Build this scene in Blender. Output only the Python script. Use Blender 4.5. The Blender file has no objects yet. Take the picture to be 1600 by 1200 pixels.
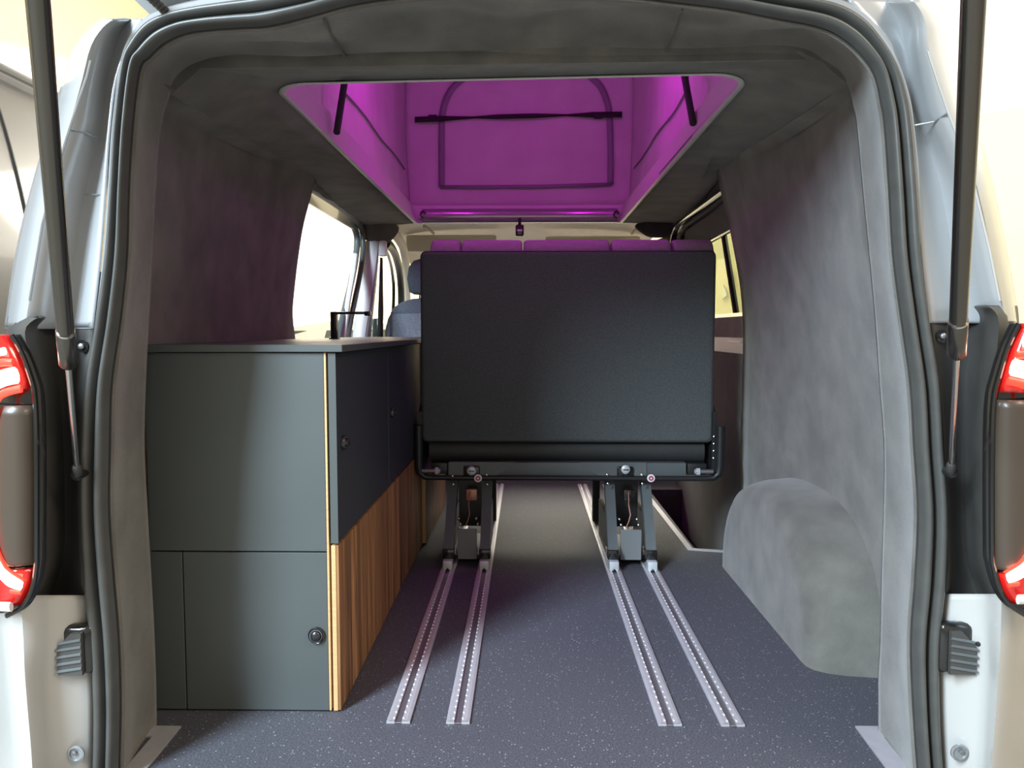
import bpy, bmesh, math, random
from mathutils import Vector, Matrix, Euler, noise

random.seed(7)
sc = bpy.context.scene
COL = sc.collection

# ------------------------------------------------------------------ camera
FPX, CAM_H = 1200.0, 0.80
PITCH = math.atan(83 / FPX)
YAW = math.atan(22 / FPX * math.cos(PITCH))
cam_d = bpy.data.cameras.new('camera')
cam = bpy.data.objects.new('camera', cam_d)
COL.objects.link(cam)
cam.location = (0, 0, CAM_H)
cam.rotation_euler = Euler((math.pi / 2 - PITCH, 0, YAW), 'XYZ')
cam_d.sensor_width = 36.0
cam_d.lens = 36.0 * FPX / 1600.0
cam_d.clip_start = 0.02
sc.camera = cam
CM = cam.rotation_euler.to_matrix()
CO = Vector((0, 0, CAM_H))

# ------------------------------------------------------------------ world, lights, exposure
w = bpy.data.worlds.new('hall_ambient')
sc.world = w
w.use_nodes = True
w.node_tree.nodes['Background'].inputs[0].default_value = (1.0, 0.90, 0.76, 1)
w.node_tree.nodes['Background'].inputs[1].default_value = 0.45

def area(name, loc, target, sx, sy, power, col):
    d = bpy.data.lights.new(name, 'AREA')
    d.shape = 'RECTANGLE'; d.size = sx; d.size_y = sy
    d.energy = power; d.color = col
    o = bpy.data.objects.new(name, d); COL.objects.link(o)
    o.location = loc
    o.rotation_euler = (Vector(target) - Vector(loc)).to_track_quat('-Z', 'Y').to_euler()
    return o
# daylight through the open hall gate behind and left of the camera
area('gate_daylight', (-2.7, -1.9, 3.5), (0.2, 1.9, 0.4), 1.1, 3.0, 560, (0.70, 0.87, 1.0))
# unseen area lights over the hall, which has no ceiling
area('hall_lamp', (2.6, -0.6, 3.4), (0.3, 1.4, 0.9), 1.6, 1.2, 55, (1.0, 0.86, 0.66))
area('far_wall_fill', (-3.4, 10.0, 4.6), (-3.4, 11.0, 0), 5.0, 4.0, 900, (1.0, 0.94, 0.82))  # added, unseen; brightens the wall and car past the side window
area('hall_lamp_side', (3.2, 3.6, 4.2), (4.4, 5.5, 1.5), 2.4, 2.4, 30, (1.0, 0.90, 0.70))

area('cab_fill', (0.6, 8.2, 3.2), (0.0, 5.0, 0.9), 2.0, 1.2, 100, (1.0, 0.93, 0.80))  # added, unseen light ahead of the van to lift the cab headliner
vs = sc.view_settings
vs.view_transform = 'Standard'; vs.look = 'None'
vs.exposure = 0.6; vs.gamma = 1.0
vs.use_curve_mapping = False
try:
    sc.cycles.use_denoising = True
    sc.cycles.max_bounces = 8
except Exception:
    pass

# ------------------------------------------------------------------ sight lines to real depths
def ray(px, py):
    return CM @ Vector(((px - 800) / FPX, (600 - py) / FPX, -1.0))
def aty(px, py, Y):
    d = ray(px, py); return CO + d * (Y / d.y)
def atz(px, py, z=0.0):
    d = ray(px, py); return CO + d * ((z - CAM_H) / d.z)
def atx(px, py, X):
    d = ray(px, py); return CO + d * (X / d.x)
VC = -0.02          # centre line of the van
GROUND = -0.58

# ------------------------------------------------------------------ materials
MATS = {}
def mat(name, col, rough=0.6, metal=0.0, vary=0.0, vscale=8.0, bump=0.0, bscale=200.0, coat=0.0,
        emit=None, estr=0.0, trans=0.0, sheen=0.0, spec=0.5, alpha=1.0, stretch=None):
    m = bpy.data.materials.new(name); m.use_nodes = True
    nt = m.node_tree; b = nt.nodes['Principled BSDF']
    b.inputs['Base Color'].default_value = (*col, 1)
    b.inputs['Roughness'].default_value = rough
    b.inputs['Metallic'].default_value = metal
    b.inputs['Coat Weight'].default_value = coat
    b.inputs['Coat Roughness'].default_value = 0.06
    b.inputs['Specular IOR Level'].default_value = spec
    b.inputs['Sheen Weight'].default_value = sheen
    b.inputs['Sheen Roughness'].default_value = 0.5
    b.inputs['Transmission Weight'].default_value = trans
    b.inputs['Alpha'].default_value = alpha
    if emit:
        b.inputs['Emission Color'].default_value = (*emit, 1)
        b.inputs['Emission Strength'].default_value = estr
    tc = nt.nodes.new('ShaderNodeTexCoord')
    src = tc.outputs['Object']
    if stretch:
        mp = nt.nodes.new('ShaderNodeMapping'); mp.inputs['Scale'].default_value = stretch
        nt.links.new(src, mp.inputs['Vector']); src = mp.outputs['Vector']
    if vary > 0:
        n = nt.nodes.new('ShaderNodeTexNoise')
        n.inputs['Scale'].default_value = vscale; n.inputs['Detail'].default_value = 5
        nt.links.new(src, n.inputs['Vector'])
        r = nt.nodes.new('ShaderNodeValToRGB')
        r.color_ramp.elements[0].position = 0.3; r.color_ramp.elements[1].position = 0.7
        r.color_ramp.elements[0].color = (*[c * (1 - vary) for c in col], 1)
        r.color_ramp.elements[1].color = (*[min(1, c * (1 + vary)) for c in col], 1)
        nt.links.new(n.outputs['Fac'], r.inputs['Fac'])
        nt.links.new(r.outputs['Color'], b.inputs['Base Color'])
    if bump > 0:
        n2 = nt.nodes.new('ShaderNodeTexNoise')
        n2.inputs['Scale'].default_value = bscale; n2.inputs['Detail'].default_value = 3
        nt.links.new(src, n2.inputs['Vector'])
        bp = nt.nodes.new('ShaderNodeBump'); bp.inputs['Strength'].default_value = bump
        bp.inputs['Distance'].default_value = 0.003
        nt.links.new(n2.outputs['Fac'], bp.inputs['Height'])
        nt.links.new(bp.outputs['Normal'], b.inputs['Normal'])
    MATS[name] = m
    return m

mat('carpet', (0.150, 0.141, 0.126), 0.95, vary=0.28, vscale=9, bump=0.5, bscale=420, sheen=0.25, spec=0.1)
mat('carpet_dark', (0.075, 0.070, 0.064), 0.95, vary=0.2, vscale=12, bump=0.5, bscale=420, sheen=0.2, spec=0.1)
mat('headliner', (0.74, 0.67, 0.55), 0.9, vary=0.05, vscale=20, bump=0.2, bscale=500)
mat('cab_plastic', (0.70, 0.64, 0.54), 0.6, vary=0.03)
mat('white_plastic', (0.78, 0.75, 0.74), 0.5)
mat('rubber', (0.070, 0.070, 0.066), 0.36, vary=0.1, vscale=30)
mat('paint', (0.42, 0.43, 0.44), 0.32, 0.25, coat=0.8, vary=0.02)
mat('paint_light', (0.46, 0.45, 0.43), 0.35, 0.0, coat=0.5, vary=0.02)
mat('paint_gray_dark', (0.26, 0.27, 0.28), 0.3, 0.3, coat=0.8)
mat('plastic_black', (0.058, 0.055, 0.052), 0.45, vary=0.15, vscale=14, bump=0.15, bscale=500)
mat('gloss_black', (0.012, 0.012, 0.012), 0.15, coat=0.5)
mat('laminate', (0.072, 0.082, 0.082), 0.42, vary=0.04, vscale=5, bump=0.06, bscale=700)
mat('laminate_dark', (0.028, 0.032, 0.042), 0.55, vary=0.08, vscale=30, bump=0.1, bscale=600)
mat('ply', (0.62, 0.38, 0.18), 0.6, vary=0.12, vscale=12, stretch=(1, 1, 12))
mat('knob_black', (0.016, 0.018, 0.020), 0.25, coat=0.3)
mat('alu', (0.55, 0.53, 0.56), 0.45, 0.45, vary=0.05, vscale=40)
mat('alu_dark', (0.30, 0.29, 0.30), 0.45, 0.8)
mat('alu_glint', (0.95, 0.95, 0.97), 0.25, 0.5)  # brighter than the rail: light caught by the slot lips, put into colour
mat('strut_metal', (0.13, 0.12, 0.105), 0.20, 0.9)
mat('van_grey', (0.17, 0.166, 0.16), 0.35, 0.2, coat=0.6)
mat('steel', (0.62, 0.60, 0.56), 0.2, 1.0)
mat('chrome', (0.85, 0.85, 0.85), 0.12, 1.0)
mat('steel_black', (0.020, 0.022, 0.023), 0.38, 0.1, vary=0.1, vscale=20)
mat('steel_gray', (0.120, 0.135, 0.140), 0.45, 0.1, vary=0.06, vscale=20)
mat('plate_gray', (0.20, 0.21, 0.22), 0.55)
mat('bench_fabric', (0.108, 0.118, 0.122), 0.9, vary=0.2, vscale=220, bump=0.5, bscale=900, sheen=0.1, spec=0.2)
mat('bench_vinyl', (0.030, 0.031, 0.031), 0.55, vary=0.1, vscale=30, bump=0.1)
mat('cushion', (0.38, 0.33, 0.38), 0.9, vary=0.08, vscale=50, bump=0.4, bscale=500)
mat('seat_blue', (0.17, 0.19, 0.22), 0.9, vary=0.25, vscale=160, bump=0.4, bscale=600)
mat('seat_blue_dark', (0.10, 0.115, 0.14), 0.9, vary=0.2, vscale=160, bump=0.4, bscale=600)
mat('canvas', (0.58, 0.54, 0.55), 0.85, vary=0.07, vscale=6, bump=0.3, bscale=300)
mat('canvas_seam', (0.24, 0.22, 0.26), 0.85, vary=0.05)
mat('webbing', (0.02, 0.018, 0.02), 0.8)
mat('shell_white', (0.70, 0.68, 0.66), 0.4, coat=0.3)
mat('frame_white', (0.62, 0.60, 0.58), 0.4)
mat('lip_gloss', (0.36, 0.32, 0.36), 0.13, 0.5, coat=0.8)
mat('cream_wall', (0.88, 0.78, 0.56), 0.9, vary=0.03, vscale=1.5)
mat('white_wall', (0.92, 0.91, 0.88), 0.9, vary=0.02, vscale=2)
mat('concrete', (0.30, 0.28, 0.25), 0.8, vary=0.15, vscale=3, bump=0.2, bscale=60)
mat('red_lens', (0.55, 0.012, 0.010), 0.12, coat=1.0)
mat('smoke_lens', (0.060, 0.044, 0.032), 0.35, coat=0.15)
mat('led_red', (0.9, 0.05, 0.03), 0.3, emit=(1.0, 0.035, 0.015), estr=1.3)
mat('led_white', (1.0, 0.6, 0.5), 0.3, emit=(1.0, 0.62, 0.46), estr=4.5)
mat('clear_lens', (0.72, 0.66, 0.66), 0.15, coat=1.0)
mat('lamp_magenta', (0.8, 0.1, 0.8), 0.3, emit=(0.85, 0.05, 1.0), estr=6.0)
mat('car_white', (0.60, 0.58, 0.52), 0.3, coat=0.8)
mat('car_glass', (0.05, 0.055, 0.045), 0.08, coat=0.5)
mat('tyre', (0.02, 0.02, 0.02), 0.8)
mat('red_paint', (0.62, 0.05, 0.03), 0.5)
mat('white_sign', (0.85, 0.85, 0.82), 0.6)
mat('foot_silver', (0.62, 0.65, 0.68), 0.4, 0.3)
mat('copper', (0.50, 0.22, 0.16), 0.4, 0.4)
mat('tag_red', (0.45, 0.03, 0.08), 0.5)
mat('tag_white', (0.85, 0.80, 0.82), 0.5)
mat('teal_glass', (0.25, 0.50, 0.45), 0.1, coat=0.5)
mat('belt', (0.035, 0.035, 0.032), 0.7)
mat('door_rubber', (0.03, 0.036, 0.03), 0.4)
mat('sill_blue', (0.36, 0.36, 0.42), 0.5)

def glass(name, tint, a):
    m = bpy.data.materials.new(name); m.use_nodes = True
    nt = m.node_tree; nt.nodes.remove(nt.nodes['Principled BSDF'])
    t = nt.nodes.new('ShaderNodeBsdfTransparent'); t.inputs[0].default_value = (*tint, 1)
    g = nt.nodes.new('ShaderNodeBsdfGlossy'); g.inputs['Roughness'].default_value = 0.03
    fr = nt.nodes.new('ShaderNodeValue'); fr.outputs[0].default_value = a
    mx = nt.nodes.new('ShaderNodeMixShader')
    nt.links.new(fr.outputs[0], mx.inputs[0]); nt.links.new(t.outputs[0], mx.inputs[1]); nt.links.new(g.outputs[0], mx.inputs[2])
    nt.links.new(mx.outputs[0], nt.nodes['Material Output'].inputs[0])
    MATS[name] = m
glass('window_glass', (0.97, 0.98, 0.97), 0.05)
glass('window_tint', (0.62, 0.66, 0.54), 0.05)

def wood_mat():
    m = mat('walnut', (0.30, 0.14, 0.055), 0.5)
    nt = m.node_tree; b = nt.nodes['Principled BSDF']
    tc = nt.nodes.new('ShaderNodeTexCoord'); mp = nt.nodes.new('ShaderNodeMapping')
    mp.inputs['Scale'].default_value = (30, 60, 3.0)
    oi = nt.nodes.new('ShaderNodeObjectInfo')
    ad = nt.nodes.new('ShaderNodeVectorMath'); ad.operation = 'ADD'
    sc_ = nt.nodes.new('ShaderNodeVectorMath'); sc_.operation = 'SCALE'; sc_.inputs['Scale'].default_value = 40
    cx = nt.nodes.new('ShaderNodeCombineXYZ')
    for i in range(3): nt.links.new(oi.outputs['Random'], cx.inputs[i])
    nt.links.new(cx.outputs[0], sc_.inputs[0])
    nt.links.new(tc.outputs['Object'], mp.inputs['Vector'])
    nt.links.new(mp.outputs['Vector'], ad.inputs[0]); nt.links.new(sc_.outputs[0], ad.inputs[1])
    n = nt.nodes.new('ShaderNodeTexNoise'); n.inputs['Scale'].default_value = 1.0; n.inputs['Detail'].default_value = 6
    n.inputs['Distortion'].default_value = 0.6
    nt.links.new(ad.outputs[0], n.inputs['Vector'])
    r = nt.nodes.new('ShaderNodeValToRGB'); e = r.color_ramp.elements
    e[0].position = 0.28; e[0].color = (0.085, 0.036, 0.015, 1)
    e[1].position = 0.72; e[1].color = (0.44, 0.23, 0.095, 1)
    k = e.new(0.5); k.color = (0.29, 0.135, 0.052, 1)
    nt.links.new(n.outputs['Fac'], r.inputs['Fac'])
    hs = nt.nodes.new('ShaderNodeHueSaturation')
    mr = nt.nodes.new('ShaderNodeMapRange'); mr.inputs['To Min'].default_value = 0.62; mr.inputs['To Max'].default_value = 1.45
    nt.links.new(oi.outputs['Random'], mr.inputs['Value']); nt.links.new(mr.outputs[0], hs.inputs['Value'])
    nt.links.new(r.outputs['Color'], hs.inputs['Color'])
    nt.links.new(hs.outputs['Color'], b.inputs['Base Color'])
wood_mat()

def floor_mat():
    m = mat('vinyl_floor', (0.040, 0.040, 0.050), 0.62, spec=0.35)
    nt = m.node_tree; b = nt.nodes['Principled BSDF']
    tc = nt.nodes.new('ShaderNodeTexCoord')
    v = nt.nodes.new('ShaderNodeTexVoronoi'); v.inputs['Scale'].default_value = 170
    v.inputs['Randomness'].default_value = 1.0
    nt.links.new(tc.outputs['Object'], v.inputs['Vector'])
    n = nt.nodes.new('ShaderNodeTexNoise'); n.inputs['Scale'].default_value = 300; n.inputs['Detail'].default_value = 4
    nt.links.new(tc.outputs['Object'], n.inputs['Vector'])
    # flecks: only some voronoi cells, near their centre
    sx = nt.nodes.new('ShaderNodeSeparateColor'); nt.links.new(v.outputs['Color'], sx.inputs[0])
    lt = nt.nodes.new('ShaderNodeMath'); lt.operation = 'LESS_THAN'
    mu = nt.nodes.new('ShaderNodeMath'); mu.operation = 'MULTIPLY'; mu.inputs[1].default_value = 0.30
    nt.links.new(sx.outputs[0], mu.inputs[0])
    nt.links.new(v.outputs['Distance'], lt.inputs[0]); nt.links.new(mu.outputs[0], lt.inputs[1])
    gt = nt.nodes.new('ShaderNodeMath'); gt.operation = 'GREATER_THAN'; gt.inputs[1].default_value = 0.55
    nt.links.new(sx.outputs[1], gt.inputs[0])
    pr = nt.nodes.new('ShaderNodeMath'); pr.operation = 'MULTIPLY'
    nt.links.new(lt.outputs[0], pr.inputs[0]); nt.links.new(gt.outputs[0], pr.inputs[1])
    r = nt.nodes.new('ShaderNodeValToRGB')
    r.color_ramp.elements[0].position = 0.35; r.color_ramp.elements[0].color = (0.042, 0.042, 0.052, 1)
    r.color_ramp.elements[1].position = 0.75; r.color_ramp.elements[1].color = (0.125, 0.125, 0.148, 1)
    nt.links.new(n.outputs['Fac'], r.inputs['Fac'])
    mx = nt.nodes.new('ShaderNodeMix'); mx.data_type = 'RGBA'
    nt.links.new(pr.outputs[0], mx.inputs[0]); nt.links.new(r.outputs[0], mx.inputs[6])
    mx.inputs[7].default_value = (0.30, 0.31, 0.33, 1)
    nt.links.new(mx.outputs[2], b.inputs['Base Color'])
floor_mat()

# ------------------------------------------------------------------ mesh helpers
ORG = {}
def _link(o, org, parent):
    COL.objects.link(o)
    ORG[o.name] = Vector(org)
    if parent is not None:
        o.parent = parent
        o.location = Vector(org) - ORG[parent.name]
    else:
        o.location = org

def props(o, label=None, cat=None, group=None, kind=None):
    if label: o['label'] = label
    if cat: o['category'] = cat
    if group: o['group'] = group
    if kind: o['kind'] = kind
    return o

def thing(name, label, cat, loc, group=None, kind=None):
    o = bpy.data.objects.new(name, None)
    o.empty_display_size = 0.05
    _link(o, Vector(loc), None)
    return props(o, label, cat, group, kind)

class MB:
    def __init__(s): s.v = []; s.f = []
    def add(s, vs, fs):
        k = len(s.v); s.v += [Vector(p) for p in vs]; s.f += [[i + k for i in f] for f in fs]; return s
    def box(s, x0, x1, y0, y1, z0, z1, r=0.0, seg=2):
        x0, x1 = sorted((x0, x1)); y0, y1 = sorted((y0, y1)); z0, z1 = sorted((z0, z1))
        vs = [(x0,y0,z0),(x1,y0,z0),(x1,y1,z0),(x0,y1,z0),(x0,y0,z1),(x1,y0,z1),(x1,y1,z1),(x0,y1,z1)]
        fs = [(0,3,2,1),(4,5,6,7),(0,1,5,4),(1,2,6,5),(2,3,7,6),(3,0,4,7)]
        if r <= 0: return s.add(vs, fs)
        bm = bmesh.new(); bv = [bm.verts.new(v) for v in vs]
        for f in fs: bm.faces.new([bv[i] for i in f])
        r = min(r, 0.49 * min(x1-x0, y1-y0, z1-z0))
        bmesh.ops.bevel(bm, geom=bm.edges[:], offset=r, segments=seg, profile=0.5, affect='EDGES')
        bm.verts.index_update()
        s.add([v.co.copy() for v in bm.verts], [[v.index for v in f.verts] for f in bm.faces]); bm.free(); return s
    def grid(s, rows, closed=False, cap=False):
        n = len(rows[0]); vs = [p for r in rows for p in r]; fs = []
        for i in range(len(rows) - 1):
            for j in range(n if closed else n - 1):
                a = i*n+j; b = i*n+(j+1) % n
                fs.append((a, b, b+n, a+n))
        if cap and closed:
            fs.append(list(range(n))[::-1]); fs.append([ (len(rows)-1)*n+j for j in range(n)])
        return s.add(vs, fs)
    def tube(s, path, r, n=10, flat=None, up=None):
        path = [Vector(p) for p in path]; rr = r if isinstance(r, (list, tuple)) else [r]*len(path)
        rows = []
        u = Vector(up) if up else None
        for i, p in enumerate(path):
            t = (path[min(i+1, len(path)-1)] - path[max(i-1, 0)]).normalized()
            if u is None:
                u = Vector((0,0,1)) if abs(t.z) < 0.9 else Vector((0,1,0))
            a = (u - t*u.dot(t)).normalized(); b = t.cross(a); u = a
            fl = flat or (1, 1)
            rows.append([p + a*math.cos(2*math.pi*k/n)*rr[i]*fl[0] + b*math.sin(2*math.pi*k/n)*rr[i]*fl[1] for k in range(n)])
        return s.grid(rows, closed=True, cap=True)
    def prism(s, poly, vec):
        poly = [Vector(p) for p in poly]; vec = Vector(vec); n = len(poly)
        fs = [list(range(n)), [n+i for i in range(n)][::-1]] + [(i, i+n, (i+1) % n+n, (i+1) % n) for i in range(n)]
        return s.add(poly + [p+vec for p in poly], fs)
    def lathe(s, c, axis, prof, n=20):
        c = Vector(c); axis = Vector(axis).normalized()
        a = axis.orthogonal().normalized(); b = axis.cross(a)
        rows = [[c + axis*h + (a*math.cos(2*math.pi*k/n) + b*math.sin(2*math.pi*k/n))*max(r, 1e-4) for k in range(n)] for r, h in prof]
        return s.grid(rows, closed=True, cap=True)
    def build(s, name, m, parent=None, smooth=40, label=None, cat=None, group=None, kind=None, solid=0.0, soff=0.0, org=None, sub=0):
        lo = Vector([min(p[i] for p in s.v) for i in range(3)]); hi = Vector([max(p[i] for p in s.v) for i in range(3)])
        if org is None: org = Vector(((lo.x+hi.x)/2, (lo.y+hi.y)/2, lo.z))
        me = bpy.data.meshes.new(name)
        me.from_pydata([p - org for p in s.v], [], s.f)
        bm = bmesh.new(); bm.from_mesh(me)
        bmesh.ops.recalc_face_normals(bm, faces=bm.faces); bm.to_mesh(me); bm.free()
        if smooth:
            me.shade_smooth(); me.set_sharp_from_angle(angle=math.radians(smooth))
        me.materials.append(MATS[m])
        o = bpy.data.objects.new(name, me)
        _link(o, org, parent)
        if solid:
            md = o.modifiers.new('thickness', 'SOLIDIFY'); md.thickness = solid; md.offset = soff
        if sub:
            md = o.modifiers.new('smooth', 'SUBSURF'); md.levels = sub; md.render_levels = sub
        return props(o, label, cat, group, kind)

def crom(pts, n):
    """catmull-rom resample of a list of vectors (any length) into n points"""
    P = [Vector(p) for p in pts]; m = len(P); out = []
    for k in range(n):
        t = k*(m-1)/(n-1); i = min(int(t), m-2); u = t-i
        p0, p1, p2, p3 = P[max(i-1, 0)], P[i], P[i+1], P[min(i+2, m-1)]
        out.append(0.5*((2*p1)+(p2-p0)*u+(2*p0-5*p1+4*p2-p3)*u*u+(3*p1-p0-3*p2+p3)*u**3))
    return out
def lerp(a, b, t): return a + (b - a)*t

# ================================================================== HALL
m = MB(); m.box(-9, 9, -7, 16, GROUND-0.1, GROUND)
m.build('floor_hall', 'concrete', label='grey concrete floor of the hall under the van', cat='floor', kind='structure')
m = MB(); m.box(-9, 9, 15, 15.2, GROUND, 7)
m.build('wall_front', 'white_wall', label='bright white far wall of the hall seen through the windows', cat='wall', kind='structure')
m = MB(); m.box(-7.2, -7, -7, 15, GROUND, 7)
m.build('wall_hall_left', 'cream_wall', label='pale cream hall wall beyond the parked grey van', cat='wall', kind='structure')
# wall at the right, set at an angle; cream dado with white above
p0 = aty(1565, 172, 6.0); dx = Vector((-0.66, 0.75, 0)).normalized(); nrm = Vector((0.75, 0.66, 0)).normalized()
A = p0 - dx*6; B = p0 + dx*14; zl = p0.z
wr = thing('wall_hall_right', 'angled hall wall, cream below and white above a level line', 'wall', (p0.x, p0.y, GROUND), kind='structure')
m = MB(); m.prism([(A.x, A.y, GROUND), (B.x, B.y, GROUND), (B.x, B.y, zl), (A.x, A.y, zl)], nrm*0.2); m.build('lower_wall', 'cream_wall', wr)
m = MB(); m.prism([(A.x, A.y, zl), (B.x, B.y, zl), (B.x, B.y, 7), (A.x, A.y, 7)], nrm*0.2); m.build('upper_wall', 'white_wall', wr)

# ================================================================== VAN SHELL
PAIRS = [((147,1240),(185,1240),(242,1140)), ((147,1200),(185,1200),(242,1120)), ((148,1100),(187,1100),(241,1060)), ((142,1000),(184,1000),(238,980)),
 ((132,900),(176,900),(233,890)), ((127,800),(169,800),(228,800)), ((128,700),(170,700),(223,700)), ((136,600),(173,600),(225,600)),
 ((152,500),(187,500),(230,500)), ((166,400),(197,400),(236,400)), ((174,300),(200,300),(241,300)), ((180,200),(206,200),(249,200)),
 ((192,105),(217,110),(262,150)), ((205,68),(233,88),(275,128)), ((228,38),(258,66),(295,106)), ((260,22),(290,52),(320,95)),
 ((300,12),(330,46),(345,90)), ((350,4),(375,43),(380,88)), ((400,-3),(420,40),(415,90)), ((470,-14),(480,26),(480,91)),
 ((550,-32),(555,6),(555,87)), ((650,-42),(650,-6),(650,84)), ((800,-48),(800,-12),(800,81)), ((950,-45),(950,-8),(950,80)),
 ((1060,-34),(1060,4),(1060,79)), ((1150,-20),(1140,14),(1140,76)), ((1220,-10),(1205,27),(1205,73)), ((1300,5),(1280,42),(1255,77)),
 ((1345,28),(1320,62),(1290,98)), ((1375,62),(1350,90),(1313,116)), ((1397,100),(1368,118),(1328,132)), ((1413,150),(1378,160),(1336,165)),
 ((1421,200),(1384,200),(1342,200)), ((1430,300),(1391,300),(1351,300)), ((1437,400),(1397,400),(1361,400)), ((1450,500),(1410,500),(1370,500)),
 ((1466,600),(1424,600),(1377,600)), ((1472,700),(1430,700),(1384,700)), ((1479,800),(1436,800),(1383,800)), ((1477,900),(1432,900),(1380,900)),
 ((1467,1000),(1425,1000),(1378,1000)), ((1466,1100),(1428,1100),(1375,1060)), ((1471,1200),(1435,1200),(1375,1120)), ((1475,1240),(1440,1240),(1375,1150))]
YS = 1.30
def y_inner(i):
    top = 1.0 if 13 <= i <= 29 else (0.5 if i in (12, 30) else 0.0)
    return 1.50 + 0.06*top
NS = 220
OUT = crom([aty(*p[0], YS) for p in PAIRS], NS)
INN = crom([aty(*p[1], YS) for p in PAIRS], NS)
TIN = crom([aty(*p[2], y_inner(i)) for i, p in enumerate(PAIRS)], NS)

# rubber seal: two ridges round the tailgate opening
seal = thing('trim_1', 'black double-ridged rubber seal round the tailgate opening', 'seal', (VC, YS, 0), kind='structure')
def ridge(s0, s1, hgt, name):
    m = MB(); rows = []
    for k in range(9):
        t = k/8; s = lerp(s0, s1, t); h = hgt*math.sin(math.pi*t)**0.6 if 0 < t < 1 else 0
        rows.append([lerp(OUT[i], INN[i], s) + Vector((0, -h, 0)) for i in range(NS)])
    m.grid(rows); return m.build(name, 'rubber', seal, smooth=80)
ridge(0.0, 0.46, 0.016, 'outer_ridge')
ridge(0.54, 1.0, 0.020, 'inner_ridge')
m = MB(); m.grid([[lerp(OUT[i], INN[i], s) + Vector((0, 0.004, 0)) for i in range(NS)] for s in (-0.06, 0.3, 0.5, 0.7, 1.04)])
m.build('seal_base', 'plastic_black', seal)

m = MB(); m.grid([[lerp(OUT[i], INN[i], s_*min(1, (i-35)/14, (180-i)/14)) + Vector((0, dy, 0)) for i in range(36, 180)] for s_, dy in ((-0.55, 0.03), (-0.42, 0.012), (-0.22, 0.0), (-0.04, 0.002), (-0.02, 0.02))])
m.build('trim_10', 'paint', label='silver body flange round the tailgate opening outside the seal', cat='trim', kind='structure', smooth=60)
# carpeted surround between seal and load space
m = MB(); rows = []
NT = 14
for k in range(NT+1):
    t = k/NT; row = []
    for i in range(NS):
        p = lerp(INN[i] + Vector((0, 0.006, 0)), TIN[i], t)
        mid = math.sin(math.pi*t)
        c = Vector((VC, p.y, 0.7)); d = (p - c); d.y = 0; d.normalize()
        p = p + d*0.010*mid
        ti = i/(NS-1)
        hd = max(0, 1 - abs(ti-0.52)/0.17)          # folds of the fabric on the header
        if hd > 0:
            q = (noise.noise(Vector((p.x*4.2, p.y*7.0, 3.1))) + 0.25)*0.042 + noise.noise(Vector((p.x*14+p.y*10, p.y*9, 1.0)))*0.008
            p = p + Vector((0, 0.2*q, q))*(mid**1.5 if t > 0.5 else mid)*min(1, hd*2)
        row.append(p)
    rows.append(row)
m.grid(rows)
m.build('trim_2', 'carpet', smooth=70, label='dark grey felt-lined surround just inside the tailgate seal', cat='trim', kind='structure', solid=0.008, soff=0)
# header seams (two stitched joints in the felt of the header)
seams = thing('trim_3', 'stitched joints across the felt of the rear header', 'seam', (VC, 1.4, 1.3), kind='structure')
for (a, b) in (((505, 22), (540, 86)), ((1066, 12), (1042, 78))):
    m = MB(); m.tube([aty(lerp(a[0], b[0], t), lerp(a[1], b[1], t), lerp(1.315, 1.55, t)) + Vector((0, 0, -0.004-0.006*math.sin(math.pi*t))) for t in [k/8 for k in range(9)]], 0.0028, 6)
    m.build('seam', 'carpet_dark', seams)

# floor with the step well of the sliding door cut out
m = MB()
poly = [(-0.90, 1.22), (0.86, 1.22), (0.86, 2.775), (0.622, 2.79), (0.622, 3.85), (0.86, 3.85), (0.86, 4.6), (-0.90, 4.6)]
m.prism([(x, y, 0) for x, y in poly], (0, 0, -0.03))
m.build('floor', 'vinyl_floor', label='dark flecked vinyl floor of the load space', cat='floor', kind='structure', smooth=0)
m = MB(); m.box(0.60, 0.98, 2.76, 3.90, -0.24, -0.215); m.box(0.60, 0.62, 2.79, 3.85, -0.215, -0.03); m.box(0.62, 0.90, 2.77, 2.785, -0.215, -0.03); m.box(0.62, 0.9, 3.85, 3.865, -0.215, -0.03)
m.build('step_well', 'plastic_black', label='dark sunken entrance step at the sliding door', cat='step', kind='structure')

# ceiling around the roof hatch
HZ = 1.36
def rrect(x0, x1, y0l, y0r, y1, r0, r1, n):
    """counter list: left side front->rear, rear left->right, right rear->front, front right->left, n samples each"""
    def arc(cx, cy, r, a0, a1, k): return [(cx+r*math.cos(lerp(a0, a1, i/k)), cy+r*math.sin(lerp(a0, a1, i/k))) for i in range(k+1)]
    P = []
    P += arc(x0+r1, y1-r1, r1, math.pi*0.5, math.pi, 6)
    P += arc(x0+r0, y0l+r0, r0, math.pi, math.pi*1.5, 8)
    P += arc(x1-r0, y0r+r0, r0, math.pi*1.5, math.pi*2, 8)
    P += arc(x1-r1, y1-r1, r1, 0, math.pi*0.5, 6)
    return P
HX0, HX1, HYL, HYR, HY1 = -0.567, 0.482, 1.735, 1.69, 3.96
HL = rrect(HX0, HX1, HYL, HYR, HY1, 0.085, 0.03, 8)
cl0, cl1, cl2 = aty(268, 142, 1.54), aty(487, 272, 2.8), Vector((-0.86, 3.97, 1.335))
cr0, cr1, cr2 = aty(1328, 130, 1.54), aty(1125, 262, 2.8), Vector((0.80, 3.97, 1.345))
def outer_pt(x, y, i):
    n = len(HL)
    if i < 7:   return cl2
    return None
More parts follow.
